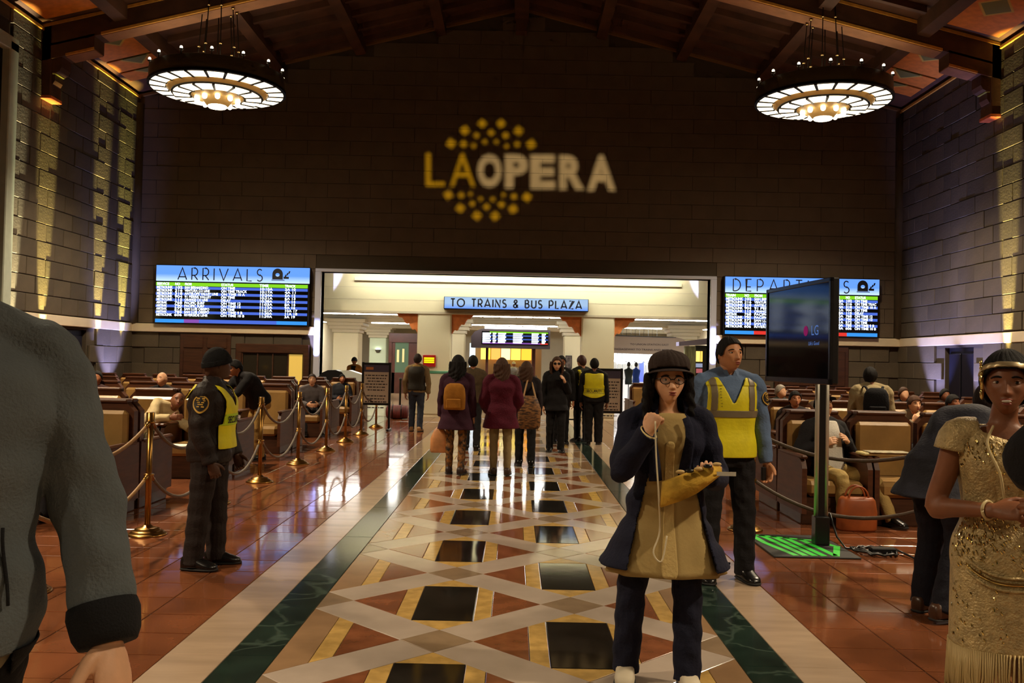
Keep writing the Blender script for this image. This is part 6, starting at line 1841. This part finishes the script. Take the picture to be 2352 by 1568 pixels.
mb.tube([g.h3(-.35,-.24,.22), g.h3(-.37,-.22,.05), g.h3(-.36,-.24,-.08)], .007, 6); mb.obj('headband_brooch', m_bead, hb)
mb = MB(); P = catrom([g.pt(-.5, .302, .012), g.pt(-.42, .26, .024), g.pt(-.22, .20, .030), g.pt(-.1, .13, .032), g.pt(.1, .13, .032), g.pt(.22, .20, .030), g.pt(.42, .26, .024), g.pt(.5, .302, .012)], 6)
mb.tube(P, .005, 6); mb.obj('necklace', mat('pearl', S(210,190,140), .3), g.o)
for sg in (-1, 1):
    mb = MB(); mb.ell(g.h3(sg*.37, .03, -.16), (.008,.008,.022), 8, 6); mb.obj('earring', m_bead, g.o)
W = g.arm['R'][2]; d = nrm(W-g.arm['R'][1]); u_ = nrm(np.cross(d, (0,0,1))); w_ = np.cross(d, u_)
mb = MB(); mb.tube([W-d*.02+.032*(u_*math.cos(a)+w_*math.sin(a)) for a in np.linspace(0, 2*PI, 25)], .006, 6); mb.obj('bracelet', mat('pearl', S(210,190,140), .3), g.o)
g.shoes(m_leatherblk)

# ---------- person at the right frame edge
g = Person('person in black jacket and flared olive skirt cut off by the frame edge', 1.50, 2.12, 20, 1.82, fem=1, girth=1.05, near=2, skin=sk_light,
    arms={'R': ((-.75,-.2,-.12), (.6,-.2,.9)), 'L': ((.2,0,-1), (0,-.4,-1))})
g.body(); g.face(); g.hair_short(hr_dkbrown)
g.top(c_black, hem=.02, inf=.02, sl=(.040,.035,.028))
g.skirt(cloth('olive_skirt', S(112,104,84)), -.30, .25, .21, top=.05, inf=.014, wave=(.05,8,0)); g.shoes(m_leatherblk)

# ---------- stooping man in dark suit
g = Person('man in dark suit stooping forward beside the woman in gold', 2.80, 6.0, 118, 1.80, girth=1.14, lean=50, head=(0,10), near=2, skin=sk_tan,
    arms={'L': ((.1,-.5,-1), (0,-.6,-.8)), 'R': ((-.1,-.5,-1), (0,-.6,-.8))}, legs={'R': ((-.06,-.10,-1), (-.02,.42,-1)), 'L': ((.06,-.22,-1), (.02,.18,-1))})
g.body(); g.face(); g.hair_short(hr_dkbrown)
g.top(cloth('suit_dark', S(36,36,46), rough=.7), hem=-.085, inf=.034, sl=(.048,.040,.032), skirt=(-.085,.122,.115), name='suit_jacket', amp=.005)
g.trousers(cloth('suit_trouser', S(28,28,38)), rad=(.060,.050,.044)); g.shoes(mat('brown_shoe', S(70,46,32), .3))

# ---------- seated men
def seated(label, x, y, face, H, topm, legm, skin, near=1, lean=-8, side=0, head=(0,10), hair=('short', hr_black), fem=0, spread=.12, arms=None, legs=None, shoe=m_leatherblk, **k):
    A = {'L': ((.22,-.25,-1), (-.5,-.8,-.1)), 'R': ((-.22,-.25,-1), (.5,-.8,-.1))}
    if arms: A.update(arms)
    G = {'L': ((spread,-1,.02), (spread*.3,-.15,-1)), 'R': ((-spread,-1,.02), (-spread*.3,-.15,-1))}
    if legs: G.update(legs)
    p = Person(label, x, y, face, H, fem=fem, lean=lean, side=side, head=head, arms=A, legs=G, pz=.50, skin=skin, near=near, **k)
    # keep feet on the floor
    for kk in 'LR':
        h, kn, an = p.leg[kk]
        if an[2] < .045*H: p.leg[kk][2] = np.array((an[0], an[1], .045*H))
    p.body()
    if near >= 1: p.face()
    if hair[0] == 'short': p.hair_short(hair[1])
    elif hair[0] == 'long': p.hair_long(hair[1], .32, n=16)
    elif hair[0] == 'beanie': p.beanie(hair[1])
    elif hair[0] == 'cap': p.cap(hair[1])
    p.top(topm, hem=-.03, inf=.020, sl=(.045,.038,.030)); p.trousers(legm, rad=(.052,.042,.036))
    p.shoes(shoe)
    return p
p = seated('seated man in cap, dark jacket and khaki trousers dozing behind the television pole', 3.40, 9.80, 14, 1.76, c_dark, cloth('khaki_trouser', S(168,142,86)), sk_light, near=2, lean=-14, head=(0,26), hair=('cap', c_black),
    legs={'L': ((.42,-1,-.1), (.22,-.55,-1)), 'R': ((-.10,-1,-.05), (-.02,-.10,-1))}, arms={'R': ((-.5,-.1,-1), (.9,-.7,.5)), 'L': ((.5,-.1,-1), (-.7,-.7,.55))})
p.shell('white_shirt', cloth('white_shirt', S(205,200,190), var=.05), -.03, .30, .030, lambda u, q, x: math.cos(u) > 0 and abs(x) < .045)
bg = empty('tote_bag', (3.44, 9.12, 0)); tag(bg, 'orange brown leather bag on the floor between the seated man\'s feet', 'bag')
m_tote = mat('tote_leather', S(150,76,34), .45, var=.2, vscale=6)
shape('body', lambda m: m.loft([[(.19*k*math.copysign(abs(math.cos(a))**.6, math.cos(a)), .10*k*math.copysign(abs(math.sin(a))**.6, math.sin(a)), z) for a in np.linspace(0, 2*PI, 24, endpoint=False)] for z, k in ((0,.92),(.02,1),(.18,1.02),(.30,.92),(.33,.8))]), m_tote, bg)
for y in (-.05, .05): shape('handle', lambda m: m.tube([(.1*math.cos(a), y, .31+.13*math.sin(a)) for a in np.linspace(0, PI, 11)], .010, 6), m_tote, bg)
nb = empty('folded_newspaper', (4.02, 9.55, .48)); tag(nb, 'folded cream newspaper lying over the armrest beside the seated man', 'newspaper')
nb.location = (3.76, 9.45, .722)
shape('fold', lambda m: m.bbox(-.18, .32, -.14, .10, 0, .03, .01), mat('newsprint', S(206,190,130), .7, var=.1, vscale=12), nb)
shape('loose_sheet', lambda m: m.bbox(-.12, .30, -.16, .06, .031, .042, .004), mat('newsprint_grey', S(170,160,130), .7, var=.3, vscale=20), nb)
BT = [cloth('coat_%d' % i, c) for i, c in enumerate((S(44,36,36), S(70,56,44), S(30,32,40), S(120,104,84), S(64,40,40), S(40,50,44)))]
seated('seated person in olive jacket slumped in the front row by the rope line', -4.22, 9.05, -6, 1.72, cloth('olive_coat', S(70,60,44)), c_dark, sk_light, near=1, lean=24, side=-30, head=(0,40), hair=('short', hr_dkbrown))
seated('balding person in cream coat bent over asleep in the second row', -5.0, 12.3, 22, 1.72, cloth('cream_coat', S(206,186,142)), cloth('camo_trouser', S(90,80,54)), sk_brown, near=1, lean=22, side=44, head=(0,20), hair=('none', None), arms={'L': ((.6,-.5,-.3), (.5,-.8,.1)), 'R': ((-.2,-.6,-.6), (.9,-.5,.1))})
seated('bald man in black coat seated behind the sleeper in cream', -6.1, 15.7, 0, 1.74, c_black, c_dark, sk_light, near=1, head=(-20,6), hair=('none', None))
seated('person with black hair seated low in the second row nearest the wall', -5.72, 12.3, 10, 1.6, BT[0], c_dark, sk_brown, near=1, lean=26, head=(0,40), hair=('short', hr_black))
seated('person in grey top with pink scarf seated with crossed arms by the aisle', -4.24, 19.0, 20, 1.7, cloth('grey_top', S(96,90,92)), c_dark, sk_light, near=1, lean=12, head=(-10,20), hair=('short', hr_dkbrown))
seated('child in dark jacket seated in the last row beside the notice board', -4.22, 22.3, 10, 1.55, BT[2], c_dark, sk_tan, near=1, head=(10,10), hair=('short', hr_black))
seated('person in knitted hat seated in the last row near the arrivals wall', -9.0, 18.95, 10, 1.7, BT[4], c_dark, sk_tan, near=0, hair=('beanie', mat('yellow_knit', S(190,150,40), .8)))
seated('dark haired person in maroon seated in the third row of the arrivals side', -7.2, 15.65, 8, 1.72, BT[4], c_dark, sk_tan, near=0)
for i, (x, y, h_, tm, sk, hr, lb) in enumerate((
    (4.05, 13.15, 1.66, BT[0], sk_tan, ('short', hr_black), 'person in dark plum coat seated just behind the television pole'),
    (5.60, 13.15, 1.70, BT[3], sk_light, ('short', hr_brown), 'person in tan top resting chin on hands near the backpack man'),
    (6.27, 13.15, 1.66, BT[4], sk_brown, ('short', hr_black), 'person in maroon seated by the stooping man\'s back'),
    (7.01, 13.15, 1.72, c_black, sk_tan, ('beanie', c_black), 'person in black knit hat seated beside the woman in gold'),
    (4.79, 16.45, 1.70, BT[5], sk_light, ('short', hr_grey), 'grey haired person in green coat seated in the third departures row'),
    (5.53, 16.45, 1.64, BT[1], sk_tan, ('long', hr_dkbrown), 'long haired person in brown coat seated in the third departures row'),
    (7.01, 16.45, 1.72, BT[2], sk_light, ('short', hr_brown), 'person in navy coat seated in the third departures row'),
    (7.75, 16.45, 1.68, BT[0], sk_brown, ('short', hr_black), 'person in dark coat seated far back against the departures wall'))):
    seated(lb, x, y, (-14, 18, 8, -6, 20, 0, -10, 14)[i], h_, tm, c_dark, sk, near=1 if y < 14 else 0, lean=(4, 20, 6, 12, 0, 8, 4, 0)[i], head=((-1)**i*12, 10), hair=hr,
           arms={'L': ((.2,-.5,-1), (-.4,-.5,1.0)), 'R': ((-.2,-.5,-1), (.4,-.5,1.0))} if i == 1 else None)

# ---------- standing people
def standing(label, x, y, face, H, topm, legm, skin, near=1, hair=('short', hr_black), hem=-.03, inf=.020, sl=(.045,.038,.030), shoe=m_leatherblk, skirt=None, rad=(.054,.044,.038), **k):
    p = Person(label, x, y, face, H, skin=skin, near=near, **k); p.body()
    if near >= 1 and abs(face) < 100: p.face()
    if hair[0] == 'short': p.hair_short(hair[1])
    elif hair[0] == 'long': p.hair_long(hair[1], hair[2] if len(hair) > 2 else .4, n=20, width=1.0)
    elif hair[0] == 'beanie': p.beanie(hair[1])
    elif hair[0] == 'cap': p.cap(hair[1])
    p.tp = p.top(topm, hem=hem, inf=inf, sl=sl, skirt=skirt); p.trousers(legm, rad=rad); p.shoes(shoe); return p
def pack(P_, mm, q0, q1, depth, width, label=None, strap=None, name='backpack'):
    """a backpack worn on the back: its own top-level thing"""
    c = (P_.cen(q0)+P_.cen(q1))/2; R, F, U = P_.frame((q0+q1)/2); b = world(P_, c-F*(P_.dims((q0+q1)/2)[1]+.03+depth/2)-U*(q1-q0)*P_.H/2)
    t = empty(name, b, P_.o.rotation_euler.z); tag(t, label, 'backpack'); h_ = (q1-q0)*P_.H
    mb = MB(); mb.loft([[(width/2*k*math.copysign(abs(math.cos(a))**.6, math.cos(a)), depth/2*k*math.copysign(abs(math.sin(a))**.6, math.sin(a)), z*h_) for a in np.linspace(0, 2*PI, 22, endpoint=False)] for z, k in ((0,.85),(.04,1),(.5,1.03),(.8,.95),(.94,.75),(1,.45))]); mb.obj('body', mm, t)
    mb = MB(); mb.bbox(-width*.34, width*.34, depth/2, depth/2+.03, .06*h_, .42*h_, .012); mb.obj('pocket', mm, t)
    for s_ in (-1, 1):
        mb = MB(); fy = -(P_.dims(.25)[1]*2+.10+depth/2)
        mb.tube(catrom([(s_*width*.28, -depth/2, .9*h_), (s_*width*.36, -depth/2-.05, 1.02*h_), (s_*width*.40, fy*.55, 1.0*h_), (s_*width*.40, fy+.03, .75*h_), (s_*width*.42, fy*.6, .3*h_), (s_*width*.38, -depth/2, .1*h_)], 3), .016, 6, flat=.5); mb.obj('strap', strap or mm, t)
    return t
walk = lambda a, b: {'L': ((.02,-a,-1), (0,a*.6+.05,-1)), 'R': ((-.02,b,-1), (0,b*1.2+.1,-1))}
# man in vest walking away
f = onfloor(955, 990)
p = standing('man in dark quilted vest over tan shirt and jeans walking away', f.x, f.y, 176, 1.76, cloth('tan_shirt', S(136,116,82)), cloth('jeans_blue', S(52,58,72)), sk_tan, hair=('short', hr_dkbrown), girth=1.05, legs=walk(.10,.06),
    arms={'L': ((.24,.05,-1), (-.02,-.12,-1)), 'R': ((-.24,.05,-1), (.02,-.12,-1))}, shoe=mat('tan_boot', S(150,110,66), .6), inf=.014, sl=(.043,.036,.029))
p.shell('vest', cloth('vest_dark', S(44,40,32), rough=.6), .0, .305, .03, lambda u, q, x: not (abs(x) > .09 and q > .18) and q < .30, nu=64, ns=30)
p.shell('collar', cloth('collar_yellow', S(150,120,60)), .298, .325, .02, lambda u, q, x: True, nu=40, ns=5)
p.shell('belt', m_leatherblk, .01, .03, .028, lambda u, q, x: True, nu=48, ns=4)
# woman with mustard backpack
f = onfloor(1046, 1088)
p = standing('woman in plum coat and patterned leggings walking away with a backpack', f.x, f.y, 174, 1.68, cloth('plum_coat', S(58,28,44)), mat('leggings_print', S(150,96,36), .7, col2=S(26,18,16), vscale=24, detail=2), sk_light, near=2, fem=1, hair=('short', hr_black), hem=-.15, skirt=(-.15,.135,.095), rad=(.046,.036,.030), legs=walk(.06,.10), inf=.03, shoe=mat('boot_dark', S(44,26,20), .5), girth=1.08)
p.hair_long(hr_black, .30, .08, n=20, width=1.05)
pack(p, cloth('mustard_canvas', S(168,112,38), var=.15), .02, .24, .15, .30, 'mustard canvas backpack worn by the woman in patterned leggings')
bw = world(p, p.arm['L'][2]+np.array((.02,-.02,-.10)))
bg = empty('shopping_bag', (bw[0]-.0, bw[1], bw[2]-.42)); tag(bg, 'peach coloured plastic shopping bag carried by the woman in patterned leggings', 'bag')
shape('bag', lambda m: m.loft([[(.13*k*math.copysign(abs(math.cos(a))**.7, math.cos(a)), .07*k*math.copysign(abs(math.sin(a))**.7, math.sin(a)), z) for a in np.linspace(0, 2*PI, 20, endpoint=False)] for z, k in ((0,.9),(.02,1.02),(.2,1.0),(.32,.6),(.36,.3))]), mat('peach_plastic', S(216,150,96), .45, var=.15, vscale=8), bg)
for s_ in (-1, 1): shape('handle', lambda m: m.tube([(s_*.03*math.cos(a)*.4+.0, .02*s_, .34+.10*math.sin(a)) for a in np.linspace(0, PI, 9)], .006, 6), mat('peach_plastic', S(216,150,96), .45), bg)
# woman in maroon cardigan
f = onfloor(1148, 1090)
p = standing('woman in loose maroon cardigan and khaki trousers walking away', f.x, f.y, 184, 1.66, cloth('maroon_knit', S(84,20,40), bump=.5), cloth('khaki_slim', S(140,120,84)), sk_light, near=2, fem=1, hair=('none',), hem=-.13, skirt=(-.13,.125,.09), legs=walk(.05,.13), inf=.034, sl=(.052,.048,.040), rad=(.050,.038,.031), girth=1.12, shoe=mat('flat_shoe', S(60,40,32), .5),
    arms={'L': ((.26,.02,-1), (-.2,-.6,-.5)), 'R': ((-.26,.02,-1), (.2,-.6,-.5))})
p.hair_long(hr_brown, .34, .06, n=22, width=.98)
# person beside with patterned bag
f = onfloor(1205, 1070)
p = standing('woman with tan shoulder strap walking ahead of the maroon cardigan', f.x, f.y, 182, 1.62, cloth('dark_wool', S(36,30,34)), c_black, sk_light, near=1, fem=1, hair=('none',), hem=-.06, legs=walk(.05,.08))
p.hair_long(hr_brown, .24, .06, n=18)
sb = world(p, p.P+np.array((-.26,.05,.02)))
bg = empty('shoulder_bag', (f.x+.05, f.y-.30, .60)); tag(bg, 'tan animal print shoulder bag beside the maroon cardigan', 'bag')
m_ani = mat('animal_print', S(160,112,64), .6, col2=S(52,32,22), vscale=14, stretch=(1,1,3), detail=2)
shape('body', lambda m: m.loft([[(.17*k*math.copysign(abs(math.cos(a))**.7, math.cos(a)), .08*k*math.copysign(abs(math.sin(a))**.7, math.sin(a)), z) for a in np.linspace(0, 2*PI, 20, endpoint=False)] for z, k in ((0,.8),(.04,1.0),(.3,1.05),(.46,.7),(.5,.4))]), m_ani, bg)
shape('strap', lambda m: m.tube(catrom([(-.10,.0,.44), (-.06,.10,.62), (-.02,.22,.76), (.02,.26,.74), (.06,.14,.6), (.10,.02,.44)], 4), .014, 6), mat('strap_tan', S(170,130,80), .6), bg)
# others in the aisle
p = standing('man in brown jacket walking ahead, half hidden behind the plum coat', at(1085,900,16.5).x, 16.5, 180, 1.72, cloth('brown_jacket', S(86,72,52)), c_dark, sk_tan, hair=('short', hr_black), legs=walk(.08,.06))
f = onfloor(1275, 1038)
p = standing('woman in sunglasses and long black open coat walking toward the viewer', f.x, f.y, 0, 1.72, c_black, c_black, sk_light, fem=1, near=2, hair=('none',), hem=-.09, skirt=(-.09,.125,.09), legs=walk(.12,.05), inf=.03,
    arms={'L': ((.2,.0,-1), (-.3,-.6,.7)), 'R': ((-.22,.0,-1), (0,-.1,-1))})
p.hair_long(hr_brown, .30, .06, front=True, n=22)
gl = empty('sunglasses', parent=p.o)
for s_ in (-1, 1):
    mb = MB(); mb.ell(p.h3(s_*.15, -.42, .03), np.array((.12,.03,.085))*p.hh, 12, 8, M=p.hM/p.hh); mb.obj('dark_lens', mg, gl)
mb = MB(); mb.tube([p.h3(-.32,-.25,.05), p.h3(-.15,-.44,.06), p.h3(.15,-.44,.06), p.h3(.32,-.25,.05)], .012*p.hh, 6); mb.obj('glasses_rim', mg, gl)
p = standing('man in black suit just behind the woman in sunglasses', at(1288,900,18.2).x, 18.2, 0, 1.76, c_black, c_black, sk_tan, hair=('short', hr_black), legs=walk(.06,.05))
p.shell('white_shirt', cloth('white_shirt', S(205,200,190)), .15, .31, .026, lambda u, q, x: math.cos(u) > 0 and abs(x) < (q-.13)*.2, nu=64, ns=20)
# guards with vests by the second notice board
f = onfloor(1362, 1020)
p = standing('guard seen from behind in yellow vest printed SECURITY', f.x, f.y, 176, 1.72, cloth('guard_black', S(24,22,24)), cloth('guard_black', S(24,22,24)), sk_brown, near=2, hair=('short', hr_black), girth=1.08, inf=.03, hem=-.04, rad=(.062,.054,.048))
def vest3(u, q, x):
    if q > .298: return False
    if q > .285 and abs(x) < .03: return False
    if abs(x) > .086 and q > .15: return False
    if q < .01+ (abs(x)*3)**2*.4: return False
    return math.cos(u) < .1 or q > .1
v = p.shell('vest', m_hivis, -.02, .302, .046, vest3, nu=96, ns=44)
p.print_on('print', m_ink2, 'SECURITY', PI, .075, .05, .30, .052, v)
p.shell('stripe', mat('hi_vis_dim', S(176,170,40), .5), .062, .070, .049, vest3, v, ns=4); p.shell('stripe', mat('hi_vis_dim', S(176,170,40), .5), .112, .120, .049, vest3, v, ns=4)
p2 = standing('guard with short auburn hair and vest strap facing the exit', f.x-.20, f.y+.55, -150, 1.78, cloth('guard_green', S(40,40,32)), c_black, sk_tan, near=1, hair=('short', mat('hair_auburn', S(70,34,26), .6)), girth=1.05, inf=.03)
p2.shell('vest', m_hivis, .12, .30, .040, lambda u, q, x: .05 < abs(x) < .075, nu=64, ns=24)
# man with backpack among the seats
p = standing('man in tan shirt with black backpack standing among the departures seats', 4.62, 11.75, 170, 1.66, cloth('tan_shirt2', S(150,134,100)), c_dark, sk_brown, near=2, hair=('short', hr_black), lean=12, girth=1.1, head=(-20,10))
pack(p, cloth('pack_black', S(20,20,24)), .03, .27, .16, .30, 'black backpack on the man standing among the departures seats')
# hunched man left
p = standing('man in black jacket and tan trousers bending over the arrivals seats', -3.98, 14.3, -50, 1.74, c_black, cloth('tan_trouser', S(150,116,60)), sk_tan, near=1, hair=('short', hr_black), lean=40, girth=1.18, arms={'L': ((.1,-.7,-.8), (0,-.7,-.7)), 'R': ((-.1,-.7,-.8), (0,-.7,-.7))}, legs={'L': ((.05,-.25,-1), (0,.2,-1)), 'R': ((-.05,-.25,-1), (0,.2,-1))})
p = standing('man in amber jacket standing in the concourse by the cream pillar', at(814,850,29.2).x, 29.2, -10, 1.66, cloth('amber_jacket', S(150,100,40)), c_black, sk_brown, near=0, hair=('beanie', c_black))
p.shell('dark_front', c_black, .0, .31, .028, lambda u, q, x: math.cos(u) > 0 and abs(x) < .04, nu=48, ns=16)
p = standing('cook in white cap behind the food stall counter', at(1180,850,39.3).x, 39.45, 0, 1.64, cloth('white_coat', S(190,190,190)), c_dark, sk_tan, near=0, hair=('cap', mat('cap_white', S(210,216,222), .7)))
flush_queue()
